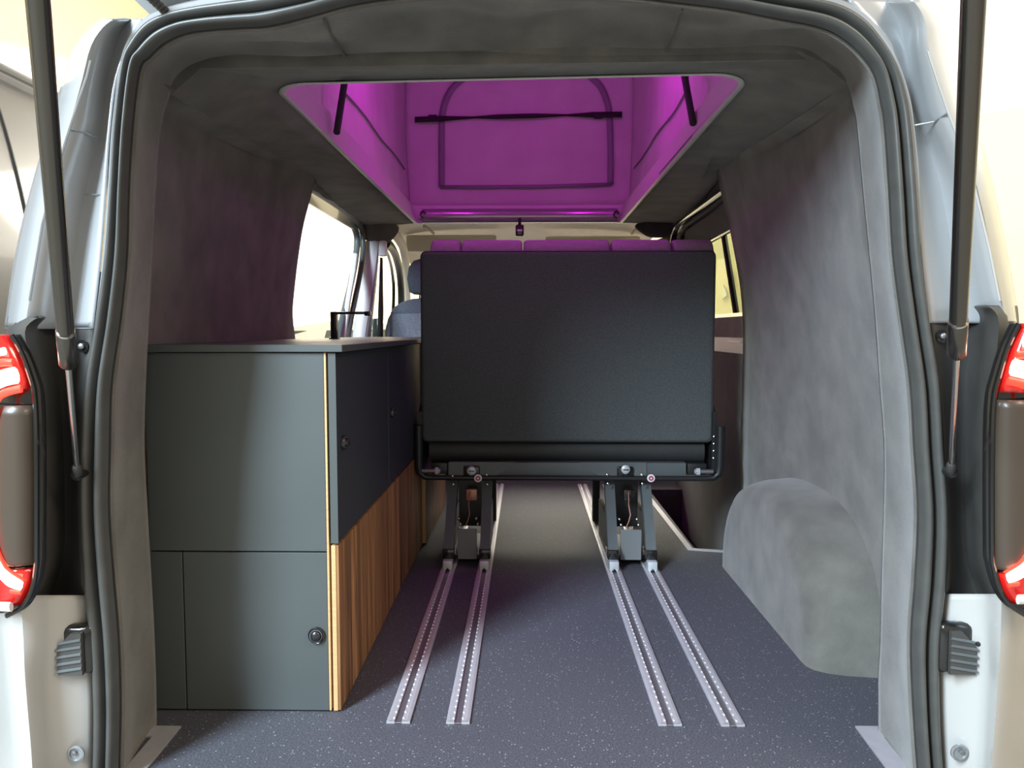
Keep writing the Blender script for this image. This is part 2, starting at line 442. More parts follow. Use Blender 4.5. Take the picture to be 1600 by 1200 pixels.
# outer ring: match each hatch point with a boundary point
ring = []
rear_edge = crom([aty(px, py, 1.552) for px, py in ((268,140),(295,108),(345,92),(415,92),(555,88),(800,82),(1060,80),(1205,74),(1260,79),(1300,106),(1328,130))], 40)
for i, (x, y) in enumerate(HL):
    if i < 7: ring.append(lerp(Vector((x-0.06, 3.97, HZ)), cl2, i/6))
    elif i < 15:
        t = (i-7)/8
        ring.append(lerp(cl0, rear_edge[6], t))
    elif i < 24:
        t = (i-15)/8
        ring.append(lerp(rear_edge[33], cr0, t))
    else:
        t = (i-24)/6
        ring.append(lerp(cr2, Vector((x+0.06, 3.97, HZ)), min(1, t)))
# insert mid side points so the sides follow the wall line
inner = [Vector((x, y, HZ)) for x, y in HL]
def insert(idx, pts_in, pts_out):
    global inner, ring
    inner = inner[:idx] + pts_in + inner[idx:]; ring = ring[:idx] + pts_out + ring[idx:]
nr = len(HL)
# right side, between index 23 and 24
insert(24 if nr > 24 else nr, [Vector((HX1, 2.8, HZ))], [cr1])
# rear, between 15 and 16
ks = [k/10 for k in range(1, 10)]
insert(16, [lerp(inner[15], inner[16], t) for t in ks], [rear_edge[int(6+27*t)] for t in ks])
# left side between 6 and 7
insert(7, [Vector((HX0, 2.8, HZ))], [cl1])
m = MB(); mid = [lerp(a, b, 0.5) + Vector((0, 0, 0.006)) for a, b in zip(inner, ring)]
rim = [p + Vector((0.07*(1 if p.x > 0 else -1)*(1 if abs(p.x) > 0.55 else 0), -0.02 if p.y < 1.6 else (0.03 if p.y > 3.9 else 0), 0.07 if p.y < 1.6 else 0.03)) for p in ring]
m.grid([inner, mid, ring, rim], closed=True)
m.build('ceiling', 'carpet', label='grey felt-lined ceiling round the roof hatch', cat='ceiling', kind='structure', solid=0.02, soff=0, smooth=50)
c0, c1 = aty(722, 88, 1.60), aty(852, 87, 1.60)
m = MB(); m.box(c0.x, c1.x, 1.575, 1.625, HZ-0.006, HZ+0.004, 0.003); m.build('trim_11', 'carpet', label='narrow felt pad on the ceiling strip behind the rear header', cat='trim', kind='structure')

# side walls of the load space
def side_wall(front_px, rear_idx, out, name, label):
    fr = crom([aty(x, y, 2.80) for x, y in front_px], 30)
    if out > 0: fr = fr + [Vector((fr[-1].x + (0.005 if out > 0 else -0.005), 2.80, fr[-1].z*(1-k/6)-0.01*k/6)) for k in range(1, 7)]
    re = [aty(*PAIRS[i][2], y_inner(i)) for i in rear_idx]
    re = crom(re, 60)
    def rear_at(z):
        best = min(re, key=lambda p: abs(p.z - z)); return best
    rows = []
    ct0, ct1 = (cl0, cl1) if out < 0 else (cr0, cr1)
    o_ = math.copysign(1, out)
    for dz, dxo in ((0.05, 0.03), (0.0, 0.004)):
        rows.append([lerp(ct0, ct1, k/12) + Vector((o_*dxo, -0.06*(k == 0), dz)) for k in range(13)])
    for p in fr[1:]:
        q = rear_at(p.z if p.z < 1.3 else re[0].z)
        zq = p.z if p is not fr[0] else re[0].z
        zz = min(zq, re[0].z)
        q = Vector((q.x + out + math.copysign(0.09, out)*min(1, max(0, (1.0-zz)/0.65)), 1.50, zz))
        row = []
        for k in range(13):
            t = k/12
            pt = lerp(q, p, t); pt.x += math.copysign(0.028*math.sin(math.pi*min(1, t*1.3)), out) if t < 0.77 else 0
            row.append(pt)
        rows.append(row)
    m = MB(); m.grid(rows)
    return m.build(name, 'carpet', label=label, cat='wall', kind='structure', solid=0.03, soff=0, smooth=60)
side_wall([(487,272),(481,300),(468,350),(460,400),(454,450),(451,490),(455,530),(456,542)], list(range(12, -1, -1)), -0.05, 'wall_left', 'felt-lined side wall above the kitchen cabinets')
side_wall([(1125,262),(1133,300),(1145,350),(1155,400),(1163,450),(1167,500),(1167,560),(1165,640),(1162,720)], list(range(30, 44)), 0.03, 'wall_right', 'felt-lined side wall above the wheel arch')

# wheel arch
m = MB(); rows = []
for X, s in ((0.668, 0.0), (0.668, 0.80), (0.670, 0.87), (0.682, 0.92), (0.705, 0.955), (0.745, 0.985), (0.80, 1.0), (0.86, 1.02)):
    row = []
    for k in range(33):
        a = math.pi*k/32; e = 0.85
        cy = math.copysign(abs(math.cos(a))**e, math.cos(a)); sz = math.sin(a)**e
        row.append(Vector((X, 2.19 - 0.45*s*cy, 0.365*s*sz - 0.002)))
    rows.append(row)
m.grid(rows)
m.build('wheel_arch', 'carpet', label='felt-covered rounded wheel arch on the load floor', cat='wheel arch', kind='structure', smooth=60)

# aluminium edge strips
def strip(name, pts, wid, label, mname='alu'):
    m = MB(); pts = [Vector((x, y, 0)) for x, y in pts]; L = []; R = []
    for i, p in enumerate(pts):
        if i == 0: t = (pts[1]-p).normalized(); n = Vector((-t.y, t.x, 0)); s = 1
        elif i == len(pts)-1: t = (p-pts[i-1]).normalized(); n = Vector((-t.y, t.x, 0)); s = 1
        else:
            t0 = (p-pts[i-1]).normalized(); t1 = (pts[i+1]-p).normalized(); t = (t0+t1).normalized(); n = Vector((-t.y, t.x, 0)); s = 1/max(0.3, t.dot(t0))
        L.append(p+n*wid*s); R.append(p)
    up = Vector((0, 0, 0.004)); z0 = Vector((0, 0, 0.0005))
    m.grid([[p+z0 for p in L], [p+up for p in L], [p+up for p in R], [p+z0 for p in R]])
    return m.build(name, mname, label=label, cat='edge strip', kind='structure', smooth=20)
strip('trim_4', [(0.80, 1.513), (0.666, 1.513), (0.656, 1.30)], 0.040, 'mitred aluminium edge strip on the floor below the right wall')
strip('trim_5', [(-0.80, 1.488), (-0.696, 1.488), (-0.690, 1.30)], -0.040, 'mitred aluminium edge strip on the floor at the foot of the cabinet')
strip('trim_6', [(0.60, 3.86), (0.612, 2.785), (0.80, 2.745)], -0.022, 'aluminium edge strip round the sunken entrance step', 'alu')

# body sides outside the lining, with window openings
def side_shell(X, name, wy0, wy1, label):
    s = math.copysign(1, X)
    o = thing(name, label, 'body side', (X, 3, GROUND), kind='structure')
    m = MB()
    def quad(y0, y1, z0, z1, dx0, dx1):
        m.prism([(X-s*dx0, y0, z0), (X-s*dx0, y1, z0), (X-s*dx1, y1, z1), (X-s*dx1, y0, z1)], (s*0.01, 0, 0))
    XS = [(-0.35, 0.0), (0.74, 0.035), (1.07, 0.085), (1.30, 0.15), (1.40, 0.20)]
    def dxz(z):
        for (z0, a0), (z1, a1) in zip(XS, XS[1:]):
            if z <= z1: return lerp(a0, a1, (z-z0)/(z1-z0))
        return XS[-1][1]
    def blk(y0, y1, z0, z1):
        zs = [z0] + [z for z, _ in XS if z0 < z < z1] + [z1]
        for za, zb in zip(zs, zs[1:]): quad(y0, y1, za, zb, dxz(za), dxz(zb))
    blk(1.66, 5.0, -0.35, 0.70)
    blk(1.66, wy0, 0.70, 1.30); blk(wy1, 4.04, 0.70, 1.30)
    blk(1.66, 5.0, 1.30, 1.40)
    m.build('outer_skin', 'paint', o)
    return o
side_shell(-1.0, 'wall_body_left', 2.6, 4.0, 'silver outer body side of the van on the kitchen side')
side_shell(0.96, 'wall_body_right', 2.6, 3.80, 'silver outer body side of the van on the sliding door side')
# roof skin round the hatch (above the ceiling)
m = MB()
i2 = [Vector((-0.0425 + (p.x+0.0425)*1.06, 2.83 + (p.y-2.83)*1.03, p.z+0.055)) for p in inner]
o2 = [Vector((max(-0.83, min(0.78, p.x*1.02)), max(1.36, p.y - (0.17 if p.y < 1.7 else 0)), 1.405)) for p in ring]
m.grid([i2, o2], closed=True)
m.build('roof_skin', 'paint', label='silver roof skin of the van round the pop-top', cat='roof', kind='structure', solid=0.01, soff=1, smooth=50)

# ================================================================== REAR PILLARS (outside body)
def pillar(side, name, label):
    """side -1 = kitchen side. columns: seal rim, crease A, crease B, silhouette"""
    if side < 0:
        up = [(30, 222, 205, 178, 158), (45, 212, 190, 160, 140), (75, 198, 180, 142, 118), (130, 180, 166, 128, 98), (200, 171, 160, 108, 78), (300, 164, 133, 76, 48), (400, 157, 114, 58, 25), (500, 146, 100, 42, 10), (512, 144, 98, 40, 8)]
        mid = [(495, 148, 82, 60, 14), (515, 146, 84, 40, 12), (560, 143, 88, 46, 8), (620, 134, 94, 56, 6), (740, 127, 100, 58, 4), (860, 129, 100, 58, 4), (920, 134, 84, 52, 6), (940, 137, 80, 40, 8)]
        low = [(930, 137, 80, 18, -26), (1000, 142, 84, 22, -26), (1050, 146, 78, 26, -24), (1100, 148, 80, 30, -22), (1200, 147, 84, 38, -20), (1330, 147, 86, 40, -20)]
    else:
        up = [(0, 1325, 1385, 1425, 1452), (18, 1342, 1398, 1438, 1470), (40, 1366, 1408, 1446, 1478), (76, 1392, 1415, 1450, 1486), (160, 1419, 1426, 1476, 1506), (200, 1424, 1438, 1490, 1524), (280, 1430, 1467, 1522, 1548), (390, 1438, 1488, 1547, 1572), (480, 1449, 1510, 1566, 1588), (505, 1451, 1514, 1570, 1591)]
        mid = [(478, 1449, 1512, 1545, 1588), (500, 1453, 1516, 1560, 1590), (560, 1461, 1512, 1556, 1592), (620, 1470, 1508, 1550, 1594), (740, 1477, 1506, 1546, 1596), (860, 1481, 1508, 1548, 1598), (915, 1478, 1524, 1556, 1596), (935, 1476, 1530, 1562, 1594)]
        low = [(928, 1476, 1538, 1575, 1622), (1000, 1468, 1538, 1572, 1616), (1050, 1466, 1540, 1568, 1612), (1130, 1468, 1538, 1562, 1610), (1200, 1472, 1536, 1556, 1604), (1330, 1474, 1536, 1552, 1600)]
    o = thing(name, label, 'body pillar', (side*0.8, 1.3, GROUND), kind='structure')
    def sheet(rowsdef, ys, pname, mname, n=26, wrap=True):
        rr = []
        cols = [crom([Vector((r[c+1], r[0], 0)) for r in rowsdef], n) for c in range(4)]
        colp = [[aty(p.x, p.y, y) for p in col] for col, y in zip(cols, ys)]
        for i in range(n):
            base = [colp[c][i] for c in range(4)]
            row = crom(base, 13)
            if wrap:
                e = row[-1]
                row += [e + Vector((side*0.012, 0.05, 0)), e + Vector((side*0.018, 0.14, 0)), e + Vector((side*0.018, 0.32, 0))]
            rr.append(row)
        m = MB(); m.grid(rr)
        return m.build(pname, mname, o, smooth=60, solid=0.004, soff=0)
    sheet(up, (1.308, 1.34, 1.27, 1.38), 'upper_panel', 'paint')
    sheet(mid, (1.312, 1.355, 1.25, 1.36), 'black_cover', 'plastic_black')
    sheet(low, (1.312, 1.27, 1.235, 1.42), 'lower_panel', 'paint_light')
    # pressed crease and seam lines of the upper panel
    def line(pts, ys, r, mname, pname):
        m = MB(); m.tube([aty(x, y, yy) for (x, y), yy in zip(pts, ys)], r, 6); m.build(pname, mname, o)
    if side < 0:
        line([(108, 203), (130, 207), (158, 218)], (1.262, 1.29, 1.325), 0.0016, 'paint_gray_dark', 'panel_joint')
        line([(142, 95), (136, 120), (112, 190), (90, 260), (66, 350), (46, 470)], (1.258, 1.258, 1.258, 1.258, 1.258, 1.258), 0.0022, 'paint_gray_dark', 'gutter_edge')
        line([(132, 304), (163, 304)], (1.325, 1.312), 0.0012, 'paint_gray_dark', 'panel_joint')
    else:
        line([(1428, 196), (1460, 190), (1482, 176)], (1.305, 1.29, 1.262), 0.0016, 'paint_gray_dark', 'panel_joint')
        line([(1450, 80), (1466, 130), (1482, 176), (1516, 266), (1546, 390), (1562, 470)], (1.256,)*6, 0.0022, 'paint_light', 'gutter_edge')
    # fixing bolt in a recess of the black cover
    c = aty(130 if side < 0 else 1471, 541 if side < 0 else 525, 1.315)
    m = MB(); m.lathe(c, (0, -1, 0), [(0.011, 0), (0.011, 0.004), (0.008, 0.004)], 18); m.build('bolt_recess', 'gloss_black', o)
    m = MB(); m.lathe(c + Vector((0, -0.005, 0)), (0, -1, 0), [(0.005, 0), (0.005, 0.003), (0.002, 0.005)], 10); m.build('bolt', 'alu_dark', o)
    # access hole with bolt on the lower panel
    c = aty(120 if side < 0 else 1498, 1177 if side < 0 else 1175, 1.283)
    m = MB(); m.lathe(c, (0, -1, 0), [(0.0145, 0), (0.0145, 0.003), (0.0115, 0.004), (0.011, 0.001), (0.002, 0.001)], 22); m.build('access_hole', 'paint_gray_dark', o)
    m = MB(); m.lathe(c + Vector((0.002*side, -0.003, 0.003)), (0, -1, 0), [(0.004, 0), (0.004, 0.003), (0.001, 0.004)], 10); m.build('bolt', 'alu_dark', o)
    return o
pillar(-1, 'pillar_left', 'silver rear body pillar on the kitchen side')
pillar(1, 'pillar_right', 'silver rear body pillar on the wheel arch side')

# ribbed rubber buffers in pockets of the lower panels
def buffer(side, label):
    cx, cy = (120, 1015) if side < 0 else (1494, 1013)
    c = aty(cx, cy, 1.285)
    t = thing('rubber_buffer', label, 'buffer', (c.x, c.y, c.z-0.045), group='ribbed buffers beside the tailgate opening')
    m = MB(); m.box(c.x-0.03, c.x+0.03, c.y-0.006, c.y+0.02, c.z-0.045, c.z+0.045, 0.012, 3); m.build('pocket', 'gloss_black', t)
    sx = -side
    a0 = c.x + side*0.026; a1 = c.x - side*0.016
    m = MB(); m.prism([(a0, c.y-0.006, c.z-0.040), (a1, c.y-0.006, c.z-0.040), (a1, c.y-0.006, c.z+0.034), (a1+side*0.018, c.y-0.006, c.z+0.034), (a0, c.y-0.006, c.z+0.008)], (0, -0.008, 0)); m.build('block', 'plastic_black', t)
    for k in range(5):
        z = c.z - 0.034 + k*0.0125
        xe = a0 if k < 4 else a0 - side*0.006
        m = MB(); m.tube([(xe+side*0.002, c.y-0.0145, z), (a1, c.y-0.0145, z+0.007)], 0.0026, 6); m.build('rib', 'steel_gray', t)
    m = MB(); m.lathe((a0 + side*0.006, c.y-0.003, c.z+0.012), (0, -1, 0), [(0.005, 0), (0.005, 0.008), (0.002, 0.010)], 10); m.build('screw', 'steel_black', t)
buffer(-1, 'ribbed dark rubber buffer in the light panel on the cabinet side')
buffer(1, 'ribbed dark rubber buffer in the light panel on the wheel arch side')

# ================================================================== TAIL LIGHTS
def tail_light(side, label):
    if side < 0:
        ed = [(14, 524), (28, 548), (42, 585), (50, 620), (53, 700), (53, 860), (52, 890), (46, 922), (30, 950), (6, 964)]
    else:
        ed = [(1596, 506), (1580, 540), (1566, 585), (1557, 625), (1554, 700), (1554, 860), (1557, 890), (1566, 922), (1582, 946), (1606, 962)]
    YL = 1.20
    E = crom([aty(x, y, YL) for x, y in ed], 40)
    xo = VC + side*0.965
    c = E[20]
    t = thing('tail_light', label, 'tail light', (c.x, YL, E[-1].z), group='lit tail lights either side of the opening')
    def body(zt, zb, mname, pname, off=0.0, inset=0.0):
        pts = [p for p in E if zb <= p.z <= zt]
        if len(pts) < 2: return None
        rows = []
        for p in pts:
            x0 = p.x + side*inset
            row = []
            for k in range(9):
                u = k/8
                X = lerp(x0, xo, u)
                Yv = YL - off + 0.14*u**2.2 + (0.012 if k == 0 else 0)
                row.append(Vector((X, Yv, p.z)))
            row.append(Vector((xo + side*0.005, YL + 0.24, p.z)))
            rows.append(row)
        m = MB(); m.grid(rows)
        return m.build(pname, mname, t, smooth=50, solid=0.012, soff=0)
    zt, zb = E[0].z, E[-1].z
    z1 = aty(40, 618, YL).z; z2 = aty(40, 888, YL).z
    # dark housing rim
    m = MB(); m.tube([p + Vector((-side*0.002, 0.004, 0)) for p in E], 0.0042, 8); m.build('housing_rim', 'gloss_black', t)
    body(zt, zb, 'gloss_black', 'housing', -0.018)
    up = body(zt, z1, 'red_lens', 'upper_lens', 0.0, 0.005)
    body(z1-0.004, z2+0.004, 'smoke_lens', 'smoked_panel', 0.004, 0.004)
    lo = body(z2, zb+0.016, 'red_lens', 'lower_lens', 0.0, 0.005)
    # light guides
    def X(px): return px if side < 0 else 1608-px
    def dd(u): return 0.14*max(0, u)**2.2
    def on(px, py, off=0.016):
        p = aty(X(px), py if side < 0 else py-12, YL)
        u = abs(p.x - E[20].x)/abs(xo - E[20].x) if side*(p.x - E[20].x) > 0 else 0
        return Vector((p.x, YL + dd(u) - off, p.z))
    def guide(pts, wid, mname, pname, par):
        m = MB(); P = crom([on(*q) for q in pts], 14); m.tube(P, [wid*1.0]*14, 8, flat=(1, 0.5)); m.build(pname, mname, par)
    guide([(36, 585), (14, 590), (-10, 600)], 0.013, 'led_white', 'light_bar', up)
    guide([(30, 566), (12, 566), (-14, 572)], 0.006, 'led_red', 'light_bar', up)
    guide([(18, 548), (6, 550), (-14, 552)], 0.006, 'led_white', 'light_bar', up)
    guide([(44, 606), (20, 612), (4, 622), (-6, 650)], 0.006, 'led_red', 'light_guide', up)
    guide([(-6, 640), (-12, 720), (-10, 800), (-2, 850), (14, 880), (30, 892), (48, 902)], 0.004, 'led_red', 'light_guide', lo)
    guide([(-6, 880), (10, 892), (26, 904), (42, 908)], 0.011, 'led_white', 'light_bar', lo)
    guide([(42, 921), (24, 920)], 0.0035, 'led_red', 'light_bar', lo)
    guide([(26, 944), (0, 946), (-18, 948)], 0.008, 'clear_lens', 'reverse_lens', lo)
tail_light(-1, 'glowing red tail light with a smoked centre beside the cabinet side of the opening')
tail_light(1, 'glowing red tail light with a smoked centre beside the wheel arch side of the opening')

# ================================================================== GAS STRUTS
def gas_strut(pb, yb, pt, yt, f_tube, label):
    a = aty(*pb, yb); b = aty(*pt, yt); d = (b-a)
    t = thing('gas_strut', label, 'gas strut', a, group='gas struts holding the tailgate open')
    m = MB(); m.tube([a + d*0.03, a + d*(f_tube+0.02)], 0.0042, 12); m.build('rod', 'steel', t)
    n = 14
    m = MB(); m.tube([a + d*f_tube + d*0.0, a + d*(f_tube+0.004), a + d*(f_tube+0.075), a + d*(f_tube+0.079)], [0.0105, 0.0122, 0.0122, 0.0110], 20); m.build('end_cap', 'strut_metal', t)
    m = MB(); m.tube([a + d*(f_tube+0.079), a + d*(f_tube+0.083)], 0.0121, 20); m.build('collar', 'steel', t)
    m = MB(); m.tube([a + d*(f_tube+0.083), b], 0.0108, 24); m.build('cylinder', 'strut_metal', t)
    m = MB(); m.tube([a - d*0.012, a - d*0.006, a + d*0.026, a + d*0.032], [0.005, 0.0075, 0.0075, 0.005], 12); m.build('socket', 'plastic_black', t)
    m = MB(); m.lathe(a, (0, 1, 0), [(0.008, -0.006), (0.008, 0.05)], 12); m.build('ball_stud', 'steel_black', t)
gas_strut((121, 742), 1.27, (54, -60), 0.72, 0.335, 'black gas strut with a bare rod hanging beside the cabinet side pillar')
gas_strut((1486, 738), 1.27, (1524, -60), 0.72, 0.355, 'black gas strut with a bare rod hanging beside the wheel arch side pillar')

# ================================================================== TAILGATE (raised overhead)
tg = thing('tailgate', 'raised silver tailgate above the load opening', 'tailgate', (VC, 1.30, 1.43))
hy, hz = 1.34, 1.50
ey, ez = -0.15, 2.25
u = Vector((0, ey-hy, ez-hz)); nn = Vector((0, -u.z, u.y)).normalized()
if nn.z < 0: nn = -nn
m = MB(); m.prism([Vector((-0.48, hy, hz)), Vector((0.44, hy, hz)), Vector((0.70, hy, hz))+u*0.55, Vector((0.66, hy, hz))+u, Vector((-0.70, hy, hz))+u, Vector((-0.74, hy, hz))+u*0.55], nn*0.05)
m.build('panel', 'paint', tg)
m = MB(); m.prism([Vector((-0.56, hy, hz))+u*0.5, Vector((0.52, hy, hz))+u*0.5, Vector((0.50, hy, hz))+u*0.95, Vector((-0.54, hy, hz))+u*0.95], -nn*0.02)
m.build('inner_lining', 'plastic_black', tg)
# corrugated cable boot
a = aty(266, 24, 1.315); b = aty(212, -26, 1.24)
t = thing('cable_boot', 'black corrugated cable sleeve at the top corner of the opening', 'cable sleeve', a)
m = MB(); n = 40; m.tube([lerp(a, b, k/n) for k in range(n+1)], [0.0085 if k % 4 < 2 else 0.0055 for k in range(n+1)], 14); m.build('sleeve', 'rubber', t, smooth=0)
m = MB(); m.tube([lerp(a, b, -0.1), lerp(a, b, 0.06)], [0.011, 0.010], 14); m.build('grommet', 'rubber', t)

# ================================================================== FLOOR RAILS
def rail(xc, y0, y1, label):
    wd = 0.048; h = 0.007
    t = thing('floor_rail', label, 'rail', (xc, y0, 0), group='aluminium seat rails let into the floor')
    m = MB()
    prof = [(-wd/2, 0.0005), (-wd/2, h-0.002), (-wd/2+0.006, h), (-0.0075, h), (-0.0075, 0.002), (0.0075, 0.002), (0.0075, h), (wd/2-0.006, h), (wd/2, h-0.002), (wd/2, 0.0005)]
    m.grid([[Vector((xc+x, y, z)) for x, z in prof] for y in (y0, y1)])
    m.box(xc-wd/2, xc-0.0075, y0, y0+0.0005, 0.0005, h-0.001); m.box(xc+0.0075, xc+wd/2, y0, y0+0.0005, 0.0005, h-0.001)
    m.build('profile', 'alu', t, smooth=15)
    m = MB(); m.box(xc-0.0075, xc+0.0075, y0+0.001, y1, 0.0012, 0.0028); m.build('slot_floor', 'alu_dark', t)
    m = MB(); y = y0 + 0.012
    while y < y1:
        for s in (-1, 1):
            x0 = xc + s*0.0095
            m.add([(x0-0.0019, y-0.0038, h), (x0+0.0019, y-0.0038, h), (x0+0.0025, y, h+0.001), (x0+0.0019, y+0.0038, h), (x0-0.0019, y+0.0038, h), (x0-0.0025, y, h+0.001), (x0, y-0.0026, h+0.0018), (x0, y+0.0026, h+0.0018)],
                  [(0,1,6),(1,2,6),(2,3,7),(3,4,7),(4,5,7),(5,0,6),(6,2,7),(7,5,6)])
        y += 0.025
    m.build('slot_lip_glints', 'alu_glint', t, kind='stuff', smooth=0)  # lips between the slot holes, their glint painted as bright metal
RX = (-0.260, -0.138, 0.293, 0.420)
rl = ['aluminium floor rail nearest the wooden cabinet doors', 'second aluminium floor rail from the wooden cabinet doors', 'second aluminium floor rail from the wheel arch', 'aluminium floor rail nearest the wheel arch']
for xc, l in zip(RX, rl): rail(xc, 1.511, 3.95, l)

# ================================================================== KITCHEN CABINETS
CX0, CXC, CXF = -0.782, -0.409, -0.388
ZW0, ZW1 = 0.757, 0.772
def knob(c, axis, r, par):
    m = MB(); m.lathe(c, axis, [(r, 0), (r*1.02, 0.004), (r*0.92, 0.007), (r*0.80, 0.006), (r*0.74, 0.004)], 24); k = m.build('knob', 'knob_black', par)
    m = MB(); m.lathe(c, axis, [(r*0.62, 0.003), (r*0.60, 0.012), (r*0.45, 0.0145), (0.0005, 0.015)], 24); m.build('button', 'knob_black', k)
    m = MB(); m.lathe(c, axis, [(r*0.76, 0.0035), (r*0.76, 0.0075), (r*0.68, 0.0075), (r*0.68, 0.0035)], 24); m.build('ring', 'alu_dark', k)
def unit(y0, y1, label, rear):
    t = thing('kitchen_cabinet', label, 'cabinet', ((CX0+CXF)/2, (y0+y1)/2, 0), group='kitchen cabinet units in a row')
    m = MB()
    m.box(CX0, CXC, y0+0.018, y1-0.001, 0.004, 0.02); m.box(CX0, CXC, y0+0.018, y1-0.001, 0.735, 0.755)
    m.box(CX0, CX0+0.015, y0+0.018, y1-0.001, 0.02, 0.735); m.box(CX0+0.015, CXC, y1-0.017, y1-0.001, 0.02, 0.735)
    if not rear: m.box(CX0+0.015, CXC, y0+0.001, y0+0.017, 0.02, 0.735)
    m.box(CX0+0.015, CXC, y0+0.018, y1-0.017, 0.345, 0.361)
    m.build('carcass', 'ply', t, smooth=0)
    if rear:
        zs = 0.3425
        m = MB(); m.box(CX0, CXC-0.0035, y0, y0+0.018, zs+0.0015, 0.7555, 0.0008, 1); m.build('rear_panel', 'laminate', t, smooth=0)
        m = MB(); m.box(CX0, -0.7155, y0, y0+0.018, 0.004, zs-0.0015, 0.0008, 1); m.build('filler_panel', 'laminate', t, smooth=0)
        m = MB(); m.box(-0.7128, CXC-0.0035, y0, y0+0.018, 0.004, zs-0.0015, 0.0008, 1); d = m.build('rear_door', 'laminate', t, smooth=0)
        knob(aty(495, 992, y0), (0, -1, 0), 0.0175, d)
        m = MB(); m.box(CXC-0.003, CXC+0.001, y0+0.0005, y0+0.018, 0.004, 0.7555); m.build('edge_band', 'ply', t, smooth=0)
    # upper door
    m = MB(); m.box(CXC+0.006, CXF, y0+0.001, y1-0.0015, 0.3615, 0.7545, 0.001, 1); d = m.build('upper_door', 'laminate_dark', t, smooth=0)
    m = MB(); m.box(CXC+0.0058, CXF+0.0002, y0-0.0005, y0+0.0012, 0.3613, 0.7547); m.build('door_edge', 'laminate', d, smooth=0)
    knob(Vector((CXF, y0+0.048, 0.565)), (1, 0, 0), 0.0155, d)
    # lower wooden door of staves
    m = MB(); m.box(CXC+0.006, CXF-0.006, y0+0.001, y1-0.0015, 0.004, 0.356); d = m.build('lower_door', 'ply', t, smooth=0)
    y = y0+0.001
    while y < y1-0.0016:
        wv = random.uniform(0.038, 0.075); ye = min(y+wv, y1-0.0015)
        if y1-0.0015-ye < 0.02: ye = y1-0.0015
        m = MB(); pr = random.uniform(0, 0.0006)
        m.box(CXF-0.0058, CXF+pr, y+0.0002, ye-0.0002, 0.0042, 0.3562, 0.0005, 1); m.build('stave', 'walnut', d, smooth=0)
        y = ye
    m = MB(); m.box(CXC+0.006, CXF-0.0062, y0-0.0002, y0+0.0012, 0.004, 0.3562); m.build('door_edge', 'ply', d, smooth=0)
    return t
unit(1.556, 2.148, 'grey kitchen cabinet with a rear door, nearest the tailgate', True)
unit(2.150, 2.822, 'kitchen cabinet with dark door over wood, between the rear cabinet and the bench', False)
# third unit beside the bench, standing a little proud
t = thing('kitchen_cabinet', 'wood-faced kitchen cabinet end standing proud beside the bench', 'cabinet', (-0.6, 3.15, 0), group='kitchen cabinet units in a row')
m = MB(); m.box(CX0, -0.392, 2.826, 3.5, 0.004, 0.755); m.build('carcass', 'ply', t, smooth=0)
m = MB(); m.box(-0.391, -0.374, 2.830, 3.5, 0.004, 0.755, 0.001, 1); d = m.build('side_panel', 'ply', t, smooth=0)
y = 2.832
while y < 3.495:
    ye = min(y+random.uniform(0.04, 0.075), 3.5)
    m = MB(); m.box(-0.3742, -0.3722, y, ye-0.0004, 0.0042, 0.7548); m.build('stave', 'walnut', d, smooth=0); y = ye
m = MB(); m.box(CX0-0.01, -0.372, 1.548, 3.52, ZW0, ZW1, 0.0012, 1)
m.build('worktop', 'laminate', label='thin grey worktop lying over the kitchen cabinets', cat='worktop', smooth=0)

# tap
b = Vector((-0.655, 2.62, ZW1))
t = thing('tap', 'matt black square tap standing on the worktop by the window', 'tap', b)
zt = aty(525, 487, 2.62).z
m = MB(); m.box(b.x-0.011, b.x+0.011, b.y-0.011, b.y+0.011, ZW1, zt, 0.002); m.build('column', 'knob_black', t)
m = MB(); m.box(b.x-0.016, b.x+0.016, b.y-0.016, b.y+0.016, ZW1, ZW1+0.006, 0.002); m.build('base', 'knob_black', t)
m = MB(); m.box(b.x+0.011, b.x+0.105, b.y-0.008, b.y+0.008, zt-0.009, zt, 0.002); sp = m.build('spout', 'knob_black', t)
m = MB(); m.box(b.x+0.105, b.x+0.126, b.y-0.009, b.y+0.009, zt-0.014, zt+0.001, 0.002); m.build('outlet', 'knob_black', sp)

# ================================================================== BENCH SEAT
bx0, bx1 = -0.362, 0.646
YB = 2.65
bench = thing('bench_seat', 'black rear bench seat standing on the floor rails with its back turned', 'bench seat', ((bx0+bx1)/2, 2.9, 0))
zt_ = 1.072
m = MB()
def rpoly(x0, x1, z0, z1, r, y, n=6):
    P = []
    for cx, cz, a0 in ((x1-r, z1-r, 0), (x0+r, z1-r, 90), (x0+r, z0+r, 180), (x1-r, z0+r, 270)):
        for k in range(n+1):
            a = math.radians(a0 + 90*k/n); P.append(Vector((cx+r*math.cos(a), y, cz+r*math.sin(a))))
    return P
def backrow(inset, y): return rpoly(bx0+inset, bx1-inset, 0.415+inset, zt_-inset, 0.018, y)
m.grid([backrow(0.010, YB), backrow(0.003, YB+0.004), backrow(0.0, YB+0.012), backrow(0.0, YB+0.05), backrow(0.004, YB+0.062)], closed=True, cap=True)
bp = m.build('back_panel', 'bench_fabric', bench, smooth=50)
m = MB(); P = rpoly(bx0+0.001, bx1-0.001, 0.416, zt_-0.001, 0.018, YB+0.008); m.tube(P + [P[0]], 0.003, 6); m.build('piping', 'bench_vinyl', bp)
